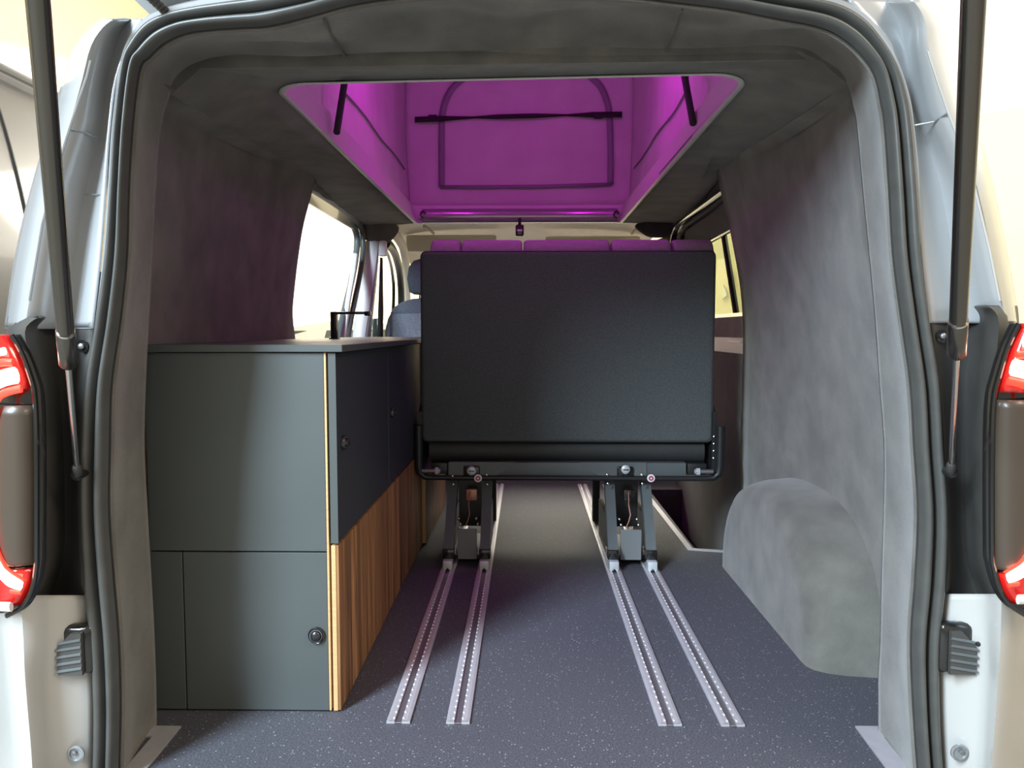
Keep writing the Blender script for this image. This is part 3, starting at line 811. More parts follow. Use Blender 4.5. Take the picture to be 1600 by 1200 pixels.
# back cushions, seen edge-on over the panel
zc = aty(880, 377, 2.76).z
edges = [(676, 722), (724, 816), (818, 950), (953, 1044), (1047, 1108)]
for (a, b2) in edges:
    xa, xb = aty(a, 390, 2.80).x, aty(b2, 390, 2.80).x
    def cprof(x, ins):
        y0_, y1_, z1_, r_ = YB+0.063+ins, YB+0.20-ins, zc+0.006-ins, 0.060
        P_ = [Vector((x, y0_, 0.46))]
        P_ += [Vector((x, y0_+r_-r_*math.cos(a_), z1_-r_+r_*math.sin(a_))) for a_ in [math.pi/2*k/8 for k in range(9)]]
        P_ += [Vector((x, y1_-r_+r_*math.sin(a_), z1_-r_+r_*math.cos(a_))) for a_ in [math.pi/2*k/8 for k in range(9)]]
        return P_ + [Vector((x, y1_, 0.46))]
    m = MB(); m.grid([cprof(xa, 0.010), cprof(xa+0.004, 0.003), cprof(xa+0.012, 0), cprof(xb-0.012, 0), cprof(xb-0.004, 0.003), cprof(xb, 0.010)], closed=True, cap=True); m.build('back_cushion', 'cushion', bench, smooth=60)
for k in range(3):
    xa = lerp(bx0+0.01, bx1-0.01, k/3); xb = lerp(bx0+0.01, bx1-0.01, (k+1)/3)-0.004
    m = MB(); m.box(xa, xb, YB+0.205, YB+0.66, 0.36, 0.475, 0.03, 3); m.build('seat_cushion', 'cushion', bench)
# lower roll
m = MB(); rows = []
for x in (bx0+0.022, bx1-0.022):
    rows.append([Vector((x, YB+0.055-0.035*math.cos(a), 0.378+0.042*math.sin(a))) for a in [2*math.pi*k/20 for k in range(20)]])
m.grid(rows, closed=True, cap=True); m.build('lower_roll', 'bench_vinyl', bench)
# frame beam
z0b, z1b = aty(880, 744, YB-0.01).z, aty(880, 723, YB-0.01).z
m = MB(); m.box(aty(700, 740, YB-0.01).x, aty(1072, 740, YB-0.01).x, YB-0.01, YB+0.035, z0b, z1b, 0.002); bm_ = m.build('beam', 'steel_gray', bench)
for (xa, xb) in ((702, 806), (905, 1010)):
    A = aty(xa, 740, YB-0.013); Bq = aty(xb, 740, YB-0.013)
    w2 = Bq.x - A.x
    m = MB()
    if xa < 800: poly = [(A.x, z0b), (A.x, z1b+0.002), (Bq.x, z1b+0.002), (Bq.x-0.07, z0b)]
    else: poly = [(A.x+0.07, z0b), (A.x, z1b+0.002), (Bq.x, z1b+0.002), (Bq.x, z0b)]
    m.prism([Vector((x, YB-0.0102, z)) for x, z in poly], (0, -0.003, 0)); m.build('gusset', 'steel_gray', bm_)
m = MB(); m.box(bx0+0.03, aty(699, 740, YB).x, YB+0.0, YB+0.05, z0b+0.004, z1b-0.004, 0.002); m.build('beam_end', 'steel_black', bench)
m = MB(); m.box(aty(1074, 740, YB).x, bx1-0.02, YB, YB+0.05, z0b+0.004, z1b-0.004, 0.002); m.build('beam_end', 'steel_black', bench)
# round tube under the beam, turned up at both ends with levers
zt0 = aty(880, 747, YB-0.015).z
xl, xr = aty(655, 700, YB).x, aty(1124, 700, YB).x
zl1 = aty(655, 664, YB).z
pth = [(xl, YB-0.012, zl1), (xl, YB-0.012, zt0+0.045), (xl+0.004, YB-0.013, zt0+0.016), (xl+0.022, YB-0.014, zt0+0.001), (xl+0.05, YB-0.015, zt0), (xr-0.05, YB-0.015, zt0), (xr-0.022, YB-0.014, zt0+0.001), (xr-0.004, YB-0.013, zt0+0.016), (xr, YB-0.012, zt0+0.045), (xr, YB-0.012, zl1)]
m = MB(); m.tube(pth, [0.015, 0.015, 0.013, 0.010, 0.009, 0.009, 0.010, 0.013, 0.015, 0.015], 12); m.build('release_bar', 'steel_black', bench)
for s, xx in ((-1, bx0+0.002), (1, bx1-0.002)):
    m = MB(); m.prism([(xx, YB+0.0, 0.30), (xx, YB+0.0, 0.52), (xx, YB+0.05, 0.54), (xx, YB+0.16, 0.40), (xx, YB+0.16, 0.30)], (s*0.014, 0, 0)); br = m.build('side_bracket', 'steel_black', bench)
    for zz in (0.36, 0.385, 0.41, 0.435):
        m = MB(); m.lathe((xx+s*0.007, YB, zz), (0, -1, 0), [(0.004, -0.002), (0.004, 0.002), (0.001, 0.004)], 10); m.build('bolt', 'steel', br)
    xe_ = xx - s*0.062; ze_ = (z0b+z1b)/2 - 0.004
    m = MB(); m.tube([(xx, YB-0.022, ze_), (xe_, YB-0.022, ze_)], 0.008, 10); eb = m.build('end_bolt', 'alu_dark', br)
    m = MB(); m.lathe((xe_+s*0.016, YB-0.022, ze_), (-s, 0, 0), [(0.007, 0), (0.013, 0.0), (0.013, 0.011), (0.009, 0.011), (0.008, 0.017), (0.002, 0.018)], 6); m.build('hex_nut', 'foot_silver', br)
for px, py in ((737, 735), (977, 733)):
    c = aty(px, py, YB-0.02)
    m = MB(); m.box(c.x-0.028, c.x+0.028, YB-0.024, YB-0.0135, z0b+0.001, z0b+0.036, 0.008, 3); lk = m.build('lock_cover', 'gloss_black', bench)
    m = MB(); m.lathe(Vector((c.x, YB-0.024, c.z)), (0, -1, 0), [(0.0155, 0), (0.0155, 0.006), (0.012, 0.009), (0.004, 0.0095)], 20); m.build('lock_button', 'foot_silver', lk)
    m = MB(); m.box(c.x-0.008, c.x+0.010, YB-0.036, YB-0.033, c.z-0.0015, c.z+0.0015); m.build('lock_slot', 'steel_black', lk)
for px, py in ((747, 747), (1017, 747)):
    c = aty(px, py, YB-0.026)
    m = MB(); m.lathe(c, (0, -1, 0), [(0.0135, 0), (0.0135, 0.004), (0.0105, 0.0045)], 20); tg_ = m.build('bar_cap', 'tag_white', bench)
    m = MB(); m.lathe(c + Vector((0, -0.0042, 0)), (0, -1, 0), [(0.0085, 0), (0.0085, 0.0012), (0.001, 0.0014)], 18); m.build('cap_centre', 'tag_red', tg_)
    m = MB(); m.lathe(c + Vector((0, -0.0054, 0)), (0, -1, 0), [(0.0035, 0), (0.0035, 0.001), (0.001, 0.0012)], 12); m.build('cap_dot', 'tag_white', tg_)
# small screw heads on the beam
for px, py in ((707, 744), (708, 757), (760, 742), (761, 757), (949, 742), (950, 756), (1003, 742), (1004, 756)):
    c = aty(px, py, YB-0.018)
    m = MB(); m.lathe(c, (0, -1, 0), [(0.0045, 0), (0.0045, 0.003), (0.001, 0.005)], 10); m.build('screw', 'steel', bench)
# legs: slanting pairs on each pair of rails
def leg(xt, xb):
    hw = 0.0165
    top = (2.705, 0.285); bot = (2.552, 0.066)
    m = MB()
    vs_ = []
    for x, (y, z) in ((xt, top), (xb, bot)):
        vs_ += [(x-hw, y-0.018, z), (x+hw, y-0.018, z), (x+hw, y+0.03, z), (x-hw, y+0.03, z)]
    m.add(vs_, [(0,1,2,3),(7,6,5,4),(0,4,5,1),(1,5,6,2),(2,6,7,3),(3,7,4,0)]); l = m.build('leg', 'steel_gray', bench, smooth=0)
    m = MB(); m.box(xb-0.019, xb+0.019, 2.524, 2.60, 0.036, 0.068, 0.003); m.build('shoe', 'gloss_black', l)
    m = MB(); m.box(xb-0.0155, xb+0.0155, 2.500, 2.545, 0.0075, 0.037, 0.002); m.build('rail_lock', 'foot_silver', l)
    m = MB(); m.lathe((xb, 2.498, 0.0075), (0, 0, 1), [(0.004, 0), (0.004, 0.004), (0.001, 0.006)], 8); m.build('lock_pin', 'steel_black', l)
for xc in RX: leg(xc+0.002, xc)
for xa, xb in ((RX[0], RX[1]), (RX[2], RX[3])):
    m = MB(); m.box(xa+0.028, xb-0.028, 2.565, 2.573, 0.024, 0.128, 0.0015, 1); pl = m.build('cover_plate', 'plate_gray', bench)
    m = MB(); m.box(xa-0.006, xb+0.006, 2.62, 2.90, 0.012, 0.024); m.box(xa-0.01, xa+0.004, 2.60, 2.95, 0.012, 0.15); m.box(xb-0.004, xb+0.01, 2.60, 2.95, 0.012, 0.15); m.build('carriage', 'steel_black', bench)
    m = MB(); m.box(xa+0.02, xb-0.02, 2.72, 2.76, 0.10, 0.29); m.build('crossmember', 'steel_black', bench)
    for dxx, dz in ((0.034, 0.135), (0.028, 0.155), (0.094, 0.135), (0.088, 0.155)):
        m = MB(); m.lathe((xa+dxx, 2.60, dz), (0, -1, 0), [(0.005, -0.02), (0.005, 0.0), (0.001, 0.003)], 8); m.build('nut', 'steel', bench)
    m = MB(); m.tube([(xa+0.052, 2.60, 0.13), (xa+0.06, 2.60, 0.148), (xa+0.066, 2.605, 0.17), (xa+0.062, 2.62, 0.20), (xa+0.064, 2.65, 0.24)], 0.002, 6); m.build('release_cable', 'copper', bench)
    m = MB(); m.box(xa+0.05, xa+0.088, 2.66, 2.69, 0.205, 0.245, 0.003); m.build('latch_block', 'copper' if xa < 0 else 'gloss_black', bench)
# swivel base block and rear part of the frame
m = MB(); m.box(bx0+0.03, bx1-0.03, 2.74, 3.28, 0.30, 0.355, 0.004); m.build('seat_frame', 'steel_black', bench)
for xc in RX:
    m = MB(); m.box(xc-0.014, xc+0.014, 3.16, 3.20, 0.008, 0.30); m.build('front_leg', 'steel_black', bench)

# ================================================================== POP-TOP
pt = thing('pop_top_roof', 'raised pop-top roof over the hatch, glowing magenta inside', 'pop-top', (VC, 2.8, 1.44))
FT = 1.438
# hatch frame (lining of the roof cut-out)
m = MB()
loop = [Vector((x, y, 0)) for x, y in HL]
def off(p, d):
    c = Vector(((HX0+HX1)/2, (HYL+HY1)/2, 0)); v = p-c
    return Vector((c.x + v.x*(1+d/0.52), c.y + v.y*(1+d/1.12), 0))
m.grid([[off(p, 0.004)+Vector((0, 0, HZ-0.014)) for p in loop], [off(p, -0.006)+Vector((0, 0, HZ-0.012)) for p in loop], [off(p, -0.003)+Vector((0, 0, HZ+0.004)) for p in loop], [off(p, 0.006)+Vector((0, 0, HZ+0.03)) for p in loop], [off(p, 0.012)+Vector((0, 0, FT)) for p in loop], [off(p, 0.05)+Vector((0, 0, FT+0.004)) for p in loop]], closed=True)
m.build('hatch_frame', 'frame_white', pt, smooth=40, solid=0.004, soff=0)
def roofz(y): return 1.56 + (y-1.55)*0.40
tx0, tx1, ty0, ty1 = HX0-0.028, HX1+0.045, 1.60, 4.02
# canvas side walls with gentle folds
def canvas(side):
    X = tx0 if side < 0 else tx1
    rows = []
    for j in range(15):
        row = []
        for i in range(41):
            y = lerp(ty0, ty1, i/40); top = roofz(y); z = lerp(FT-0.03, top, j/14)
            b_ = math.sin(math.pi*j/14)
            f = (0.006*math.sin(y*9+0.6) + 0.005*noise.noise(Vector((y*4, z*2, side*3.0))))*b_
            row.append(Vector((X + side*(0.02*b_) + f, y, z)))
        rows.append(row)
    m = MB(); m.grid(rows)
    cv = m.build('canvas_side', 'canvas', pt, smooth=80, solid=0.002)
    # stitched outline of the window flap
    def sp(y, z):
        top = roofz(y); b_ = math.sin(math.pi*min(1, max(0, (z-FT)/(top-FT))))
        f = (0.006*math.sin(y*9+0.6) + 0.005*noise.noise(Vector((y*4, z*2, side*3.0))))*b_
        return Vector((X + side*(0.02*b_) + f - side*0.004, y, z))
    ya_ = 2.62; za_ = 1.60; 
    pts = [sp(ya_, lerp(roofz(ya_)-0.03, za_, k/8)) for k in range(9)] + [sp(lerp(ya_, 3.86, k/24), za_) for k in range(1, 25)]
    m = MB(); m.tube(pts, 0.0035, 6); m.build('flap_seam', 'canvas_seam', cv)
canvas(-1); canvas(1)
# canvas front wall
yf = ty1 - 0.01
rows = []
for j in range(25):
    row = []
    for i in range(31):
        x = lerp(tx0-0.035, tx1+0.035, i/30); z = lerp(FT-0.01, roofz(ty1), j/24)
        b_ = math.sin(math.pi*i/30)*math.sin(math.pi*min(1, j/12+0.15)*0.5)
        fo = 0.010*math.sin(x*22+z*5)*math.exp(-((z-1.45)/0.2)**2) + 0.010*noise.noise(Vector((x*3, z*3, 7)))
        row.append(Vector((x, yf + fo*b_, z)))
    rows.append(row)
m = MB(); m.grid(rows); cf = m.build('canvas_front', 'canvas', pt, smooth=80, solid=0.002)
# arched zip flap on the front wall
YF = yf - 0.012
def fp(px, py): return aty(px, py, YF)
arch = [(690, 292), (690, 250), (690, 210), (691, 180), (697, 155), (710, 134), (730, 120), (755, 112), (800, 109), (860, 109), (905, 112), (925, 122), (940, 138), (950, 165), (953, 195), (954, 240), (954, 288)]
C_ = crom([fp(*p) for p in arch], 60)
def band(P, wid, name, mname, par):
    m = MB(); rows = [[], []]
    for i, p in enumerate(P):
        t = (P[min(i+1, len(P)-1)] - P[max(0, i-1)]).normalized(); n = Vector((-t.z, 0, t.x))
        rows[0].append(p + n*wid/2); rows[1].append(p - n*wid/2)
    m.grid(rows); return m.build(name, mname, par, solid=0.003, soff=0, smooth=60)
band(C_, 0.032, 'flap_zip', 'canvas_seam', cf)
band([fp(688, 292), fp(780, 292), fp(860, 291), fp(956, 288)], 0.018, 'flap_hem', 'canvas_seam', cf)
# twisted strap across the front wall
P = [aty(lerp(648, 972, k/48), lerp(187, 179, k/48) - 1.5*math.sin(math.pi*k/48), YF-0.02) for k in range(49)]
m = MB(); rows = [[], []]
for k, p in enumerate(P):
    u_ = k/48
    kn = ((0, 1), (0.12, 1), (0.284, 0), (0.40, 0.75), (0.58, 0.75), (0.73, 0), (0.86, 1), (1.01, 1))
    for (ua, ta), (ub, tb) in zip(kn, kn[1:]):
        if ua <= u_ < ub: tw = lerp(ta, tb, (u_-ua)/(ub-ua))
    hgt = 0.0018 + 0.0125*tw
    rows[0].append(p + Vector((0, -0.010*(1-tw), hgt))); rows[1].append(p + Vector((0, 0.010*(1-tw), -hgt)))
m.grid(rows); st = m.build('tie_strap', 'webbing', pt, solid=0.002)
for px in (676, 935):
    p = aty(px, 184 if px < 800 else 181, YF-0.02); m = MB(); m.box(p.x-0.022, p.x+0.022, p.y-0.006, p.y+0.006, p.z-0.015, p.z+0.015, 0.004); m.build('buckle', 'webbing', st)
# roof shell
m = MB(); rows = []
for y in (1.50, 1.55, 2.2, 3.0, 3.9, 4.10, 4.14):
    e = 0.06 if y in (1.50, 4.14) else 0
    rows.append([Vector((lerp(tx0-0.06, tx1+0.06, k/12), y, roofz(y) - e + 0.05*math.sin(math.pi*k/12) - (0.05 if k in (0, 12) else 0))) for k in range(13)])
m.grid(rows); m.build('roof_shell', 'shell_white', pt, solid=0.03, soff=1, smooth=60)
# black lifting struts
for a, b in (((541, 112), (526, 207)), ((1066, 100), (1083, 193))):
    X = tx0+0.05 if a[0] < 800 else tx1-0.05
    A = atx(*a, X); B2 = atx(*b, X); d = (A-B2)
    m = MB(); m.tube([B2, B2+d*2.2], 0.010, 10); ls = m.build('lift_strut', 'webbing', pt)
    m = MB(); m.tube([B2+Vector((math.copysign(0.0, X), 0.015, 0)), B2+d*2.2+Vector((0, 0.02, 0))], 0.003, 8); m.build('strut_edge', 'canvas', ls)
# glossy lip at the front of the hatch
m = MB(); ya = HY1-0.015
prof = []
rows = []
for x in [lerp(aty(660, 340, ya).x, aty(965, 340, ya).x, k/30) for k in range(31)]:
    zc_ = aty(800, 337, ya).z + 0.0
    rows.append([Vector((x, ya - 0.024*math.cos(a), zc_ + 0.036*math.copysign(abs(math.sin(a))**0.8, math.sin(a)))) for a in [2*math.pi*k/16 for k in range(16)]])
m.grid(rows, closed=True, cap=True); m.build('front_lip', 'lip_gloss', pt, smooth=60)
for px in (661, 963):
    p = aty(px, 335, ya-0.03)
    m = MB(); m.tube([p + Vector((0.012*math.cos(a), 0, 0.016*math.sin(a))) for a in [2*math.pi*k/14 for k in range(12)]], 0.0035, 6); m.build('hook', 'steel_black', pt)
# magenta lamps under the pop-top roof
for k, (x, y) in enumerate(((-0.43, 2.78), (0.35, 2.78))):
    z = roofz(y) - 0.02
    side = 'cabinet' if k == 0 else 'sliding door'
    t = thing('roof_lamp', 'small round magenta lamp under the raised roof on the %s side' % side, 'lamp', (x, y, z-0.02), group='magenta lamps in the pop-top')
    m = MB(); m.lathe((x, y, z), (0, 0, -1), [(0.035, -0.02), (0.035, 0.012), (0.028, 0.016)], 20); m.build('housing', 'white_plastic', t)
    m = MB(); m.lathe((x, y, z-0.014), (0, 0, -1), [(0.026, 0), (0.024, 0.006), (0.001, 0.007)], 18); m.build('lens', 'lamp_magenta', t)
    ld = bpy.data.lights.new('roof_lamp_light', 'POINT'); ld.energy = 3.0; ld.color = (0.84, 0.008, 0.84); ld.shadow_soft_size = 0.045
    lo_ = bpy.data.objects.new('roof_lamp_light', ld); COL.objects.link(lo_); lo_.location = (x, y, z-0.06)
# buckle hanging from the lip
p = aty(812, 358, 3.9)
t = thing('strap_buckle', 'small black buckle hanging from the front lip of the hatch', 'buckle', (p.x, p.y, p.z-0.04))
m = MB(); m.box(p.x-0.008, p.x+0.008, p.y-0.004, p.y+0.004, p.z+0.01, p.z+0.055, 0.002); m.build('strap', 'webbing', t)
m = MB(); m.box(p.x-0.021, p.x+0.021, p.y-0.010, p.y+0.010, p.z-0.036, p.z+0.022, 0.008, 3); bk = m.build('body', 'gloss_black', t)
m = MB(); m.box(p.x-0.012, p.x+0.012, p.y-0.0115, p.y-0.009, p.z-0.012, p.z-0.002, 0.001); m.build('indicator', 'tag_white', bk)

# ================================================================== CAB
# cab headliner with header
m = MB(); rows = []
for y, z, xw in ((3.975, 1.362, 0.80), (4.1, 1.395, 0.80), (4.4, 1.42, 0.79), (4.66, 1.40, 0.77), (4.80, 1.355, 0.74), (4.88, 1.29, 0.72), (4.90, 1.26, 0.71)):
    rows.append([Vector((VC + xw*k/12, y, z - 0.05*abs(k/12)**4)) for k in range(-12, 13)])
m.grid(rows); m.build('ceiling_cab', 'headliner', label='cream headliner over the front seats', cat='headliner', kind='structure', solid=0.01, soff=1, smooth=60)
# sun visors
for (x0, x1, yt_, yb_, lab) in ((635, 776, 368, 391, 'cream sun visor on the driver side above the headrest'), (852, 1000, 370, 394, 'cream sun visor on the passenger side above the bench')):
    A = aty(x0, yt_, 4.62); B2 = aty(x1, yb_, 4.62)
    t = thing('sun_visor', lab, 'sun visor', ((A.x+B2.x)/2, 4.62, B2.z), group='sun visors folded up under the headliner')
    m = MB(); m.box(A.x, B2.x, 4.60, 4.622, B2.z-0.01, A.z, 0.010, 3); m.build('flap', 'cab_plastic', t)
    m = MB(); m.tube([(A.x+0.02, 4.61, A.z-0.004), (B2.x-0.02, 4.61, A.z-0.004)], 0.006, 8); m.build('rod', 'cab_plastic', t)
# grab handles at the headliner corners
for px, s in ((672, -1), (993, 1)):
    p = aty(px, 358, 4.3)
    t = thing('grab_handle', 'cream grab handle at the headliner corner on the %s side' % ('driver' if s < 0 else 'passenger'), 'handle', p, group='grab handles in the cab')
    m = MB(); m.tube([p + Vector((s*0.03, 0, 0.012)), p + Vector((s*0.012, -0.02, 0.008)), p + Vector((-s*0.01, -0.022, -0.012)), p + Vector((-s*0.02, 0, -0.026))], 0.008, 8); m.build('bar', 'cab_plastic', t)
    m = MB(); m.box(p.x+s*0.03-0.012, p.x+s*0.03+0.012, p.y-0.004, p.y+0.012, p.z+0.0, p.z+0.024, 0.004); m.build('mount', 'cab_plastic', t)

# window in the left side
wl = thing('window_1', 'large side window behind the kitchen worktop', 'window', (-0.9, 3.3, 0.74), kind='structure')
XW = -0.855
w1 = [(440, 268), (484, 302), (520, 328), (545, 347), (555, 360), (558, 380), (553, 420), (542, 470), (530, 520), (526, 545)]
m = MB(); m.tube(crom([atx(x, y, XW) for x, y in w1], 40), 0.016, 10); m.build('rubber_frame', 'steel_gray', wl)
w2 = [(440, 262), (484, 293), (528, 322), (553, 341), (565, 358), (567, 385), (563, 425), (553, 475), (543, 528), (540, 550)]
m = MB(); m.tube(crom([atx(x, y, XW+0.03) for x, y in w2], 40), 0.013, 10); m.build('inner_seal', 'rubber', wl)
band3 = [(555, 398), (552, 425), (544, 470), (536, 528)]
m = MB(); m.tube([atx(x, y, XW+0.012) for x, y in band3], 0.014, 8); m.build('door_edge', 'white_plastic', wl)
g = [Vector((XW-0.02, 2.60, 0.70)), Vector((XW-0.02, 3.88, 0.70)), Vector((XW+0.05, 3.88, 1.26)), Vector((XW+0.05, 2.60, 1.26))]
m = MB(); m.prism(g, (-0.004, 0, 0)); m.build('pane', 'window_glass', wl, smooth=0)
# lining below the window (hidden mostly by the kitchen)
m = MB(); m.box(-0.90, -0.87, 2.80, 4.1, 0, 0.72); m.build('lower_lining', 'carpet', wl)
m = MB(); top_ = [lerp(cl1 + Vector((-0.03, -0.12, 0.02)), cl2 + Vector((-0.03, 0.02, 0.02)), k/9) for k in range(10)]
bot_ = crom([atx(x, y, XW+0.03) for x, y in ((440, 258), (484, 291), (528, 320), (553, 339), (564, 352))], 10)
m.grid([top_, [lerp(a_, b_, 0.5) + Vector((0.012, 0, 0)) for a_, b_ in zip(top_, bot_)], bot_]); m.build('upper_lining', 'carpet_dark', wl, solid=0.008)
# roof-edge lining: lumpy dark felt roll above the window and down to the pillar
m = MB(); P = crom([atx(x, y, X) for x, y, X in ((478, 278, -0.80), (500, 292, -0.81), (530, 315, -0.82), (560, 338, -0.83), (585, 355, -0.82), (600, 366, -0.80))], 40)
m.tube(P, [0.026 + 0.008*noise.noise(Vector((k*0.35, 0, 0))) for k in range(40)], 14); m.build('trim_7', 'carpet_dark', label='lumpy dark felt lining along the roof edge above the side window', cat='trim', kind='structure', smooth=70)
m = MB(); P = [aty(x, y, Y) for x, y, Y in ((566, 372, 3.95), (582, 352, 3.95), (604, 352, 3.98), (628, 358, 4.05))]
rows = [[aty(x, y, Y) for x, y, Y in r] for r in (((558, 350, 3.9), (590, 340, 3.9), (630, 350, 4.0)), ((562, 365, 3.92), (595, 362, 3.92), (622, 368, 4.0)), ((568, 378, 3.95), (594, 379, 3.95), (604, 384, 4.0)))]
m.grid(rows); m.build('trim_8', 'carpet', label='dark felt patch between the headliner and the pillar', cat='trim', kind='structure', solid=0.01, sub=2)
# B pillar
pl = thing('pillar_middle', 'white plastic-clad pillar behind the driver seat', 'pillar', (-0.82, 3.98, 0.5), kind='structure')
def quadsheet(corners, name, mname, par, th=0.01):
    m = MB(); m.grid(corners); return m.build(name, mname, par, solid=th, soff=0)
quadsheet([[aty(569, 376, 3.95), aty(592, 377, 3.95)], [aty(562, 440, 3.95), aty(584, 440, 3.95)], [aty(550, 535, 3.95), aty(569, 535, 3.95)], [aty(548, 560, 3.95), aty(567, 560, 3.95)]], 'cladding', 'white_plastic', pl)
quadsheet([[aty(592, 377, 3.952), aty(590, 400, 4.08)], [aty(584, 440, 3.952), aty(587, 445, 4.08)], [aty(569, 535, 3.952), aty(577, 535, 4.08)], [aty(567, 560, 3.952), aty(575, 560, 4.08)]], 'return_face', 'sill_blue', pl)
m = MB(); p = aty(598, 388, 3.96); m.box(p.x-0.022, p.x+0.018, 3.95, 3.99, p.z-0.04, p.z+0.04, 0.008); m.build('belt_guide', 'white_plastic', pl)
m = MB(); P0 = aty(595, 402, 4.0); P1 = aty(590, 540, 4.02)
m.grid([[P0 + Vector((-0.004, 0, 0)), P0 + Vector((0.006, 0.02, 0))], [lerp(P0, P1, 0.6) + Vector((-0.004, 0, 0)), lerp(P0, P1, 0.6) + Vector((0.02, 0.02, 0))], [P1 + Vector((-0.004, 0, 0)), P1 + Vector((0.024, 0.02, 0))]])
m.build('seat_belt', 'belt', label='dark seat belt hanging beside the white pillar', cat='seat belt', solid=0.002)
# front door frame, A pillar, door glass and windscreen
fd = thing('window_2', 'front door window with a dark curved frame, beside the driver seat', 'window', (-0.82, 4.5, 0.7), kind='structure')
m = MB(); m.tube(crom([aty(x, y, Y) for x, y, Y in ((604, 380, 4.1), (611, 386, 4.2), (619, 402, 4.35), (625, 430, 4.5), (627, 470, 4.6), (626, 535, 4.65))], 30), [0.030]*30, 10, flat=(0.9, 0.7)); m.build('door_frame', 'door_rubber', fd)
m = MB(); m.tube(crom([aty(x, y, Y) for x, y, Y in ((602, 388, 4.1), (607, 400, 4.2), (612, 420, 4.35), (615, 450, 4.5), (614, 490, 4.6), (612, 535, 4.65))], 30), 0.010, 8); m.build('glass_run', 'gloss_black', fd)
m = MB(); P = [Vector((-0.90, 4.05, 0.65)), Vector((-0.92, 4.75, 0.65)), Vector((-0.90, 4.75, 1.0)), Vector((-0.84, 4.3, 1.25)), Vector((-0.84, 4.05, 1.25))]; m.prism(P, (-0.004, 0, 0)); m.build('pane', 'window_glass', fd, smooth=0)
m = MB(); p = aty(585, 515, 4.1); m.box(p.x-0.012, p.x+0.014, p.y, p.y+0.03, 0.70, p.z+0.06, 0.003); m.build('mirror_edge', 'teal_glass', fd)
ap = thing('pillar_front', 'cream front pillar beside the windscreen', 'pillar', (-0.75, 4.75, 0.6), kind='structure')
m = MB(); m.tube(crom([aty(x, y, Y) for x, y, Y in ((612, 362, 4.3), (622, 372, 4.4), (631, 392, 4.55), (635, 425, 4.7), (636, 470, 4.85), (636, 530, 5.0))], 24), 0.030, 10, flat=(1, 0.8)); m.build('cladding', 'cab_plastic', ap)
m = MB(); m.tube(crom([aty(x, y, Y) for x, y, Y in ((1060, 372, 4.1), (1050, 385, 4.4), (1046, 420, 4.7), (1044, 480, 4.9))], 24), 0.030, 10, flat=(1, 0.8)); m.build('cladding', 'cab_plastic', ap)
m = MB(); m.prism([Vector((-0.75, 4.93, 1.27)), Vector((0.71, 4.93, 1.27)), Vector((0.78, 5.5, 0.68)), Vector((-0.82, 5.5, 0.68))], (0, 0.004, 0.004)); m.build('window_3', 'window_glass', label='windscreen above the bench at the front of the cab', cat='window', kind='structure', smooth=0)
# nose panels closing the cab
m = MB(); m.box(-0.92, 0.88, 4.62, 5.6, GROUND+0.3, 0.66); m.build('dashboard', 'sill_blue', label='grey dashboard block at the front of the cab', cat='dashboard', kind='structure')

# driver seat
ds = thing('driver_seat', 'blue-grey cloth driver seat with headrest beyond the worktop', 'car seat', (-0.50, 4.2, 0.0))
def seat_sheet(w0, pts, name, mname):
    rows = []
    for (y, z, hw, th) in pts:
        rows.append([Vector((-0.505 + hw*math.copysign(abs(math.cos(a))**0.55, math.cos(a)), y + th*math.copysign(abs(math.sin(a))**0.7, math.sin(a)), z)) for a in [2*math.pi*k/28 for k in range(28)]])
    m = MB(); m.grid(rows, closed=True, cap=True); return m.build(name, mname, ds, smooth=60)
seat_sheet(0, [(4.20, 0.30, 0.24, 0.05), (4.20, 0.45, 0.262, 0.075), (4.19, 0.65, 0.268, 0.075), (4.18, 0.80, 0.262, 0.07), (4.172, 0.865, 0.245, 0.068), (4.17, 0.90, 0.225, 0.066)], 'backrest', 'seat_blue')
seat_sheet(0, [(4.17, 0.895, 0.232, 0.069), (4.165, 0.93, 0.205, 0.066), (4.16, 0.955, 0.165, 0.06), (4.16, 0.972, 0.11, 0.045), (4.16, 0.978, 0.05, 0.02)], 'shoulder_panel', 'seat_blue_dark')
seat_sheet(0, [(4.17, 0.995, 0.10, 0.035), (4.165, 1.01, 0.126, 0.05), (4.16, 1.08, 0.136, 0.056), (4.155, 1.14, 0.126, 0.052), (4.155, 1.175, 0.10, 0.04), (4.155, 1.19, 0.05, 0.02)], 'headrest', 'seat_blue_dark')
for s in (-1, 1):
    m = MB(); m.tube([(-0.505+s*0.07, 4.165, 0.93), (-0.505+s*0.07, 4.165, 1.03)], 0.006, 8); m.build('headrest_post', 'chrome', ds)
m = MB(); m.box(-0.755, -0.255, 4.22, 4.70, 0.26, 0.42, 0.05, 3); m.build('seat_base', 'seat_blue', ds)
m = MB(); m.box(-0.70, -0.30, 4.24, 4.64, 0.0, 0.27, 0.01); m.build('pedestal', 'plastic_black', ds)

# ================================================================== SLIDING DOOR (right)
XD = 0.82
sd = thing('door_1', 'dark-lined sliding door with a tinted window beyond the bench', 'sliding door', (XD, 3.4, -0.1), kind='structure')
def D(px, py, X=XD): return atx(px, py, X)
wt0, wt1 = D(1101, 383), D(1170, 344)     # top line of the window
zb_ = D(1140, 492).z
zt_w = (wt0.z + wt1.z)/2
yF, yR = 4.02, 2.72
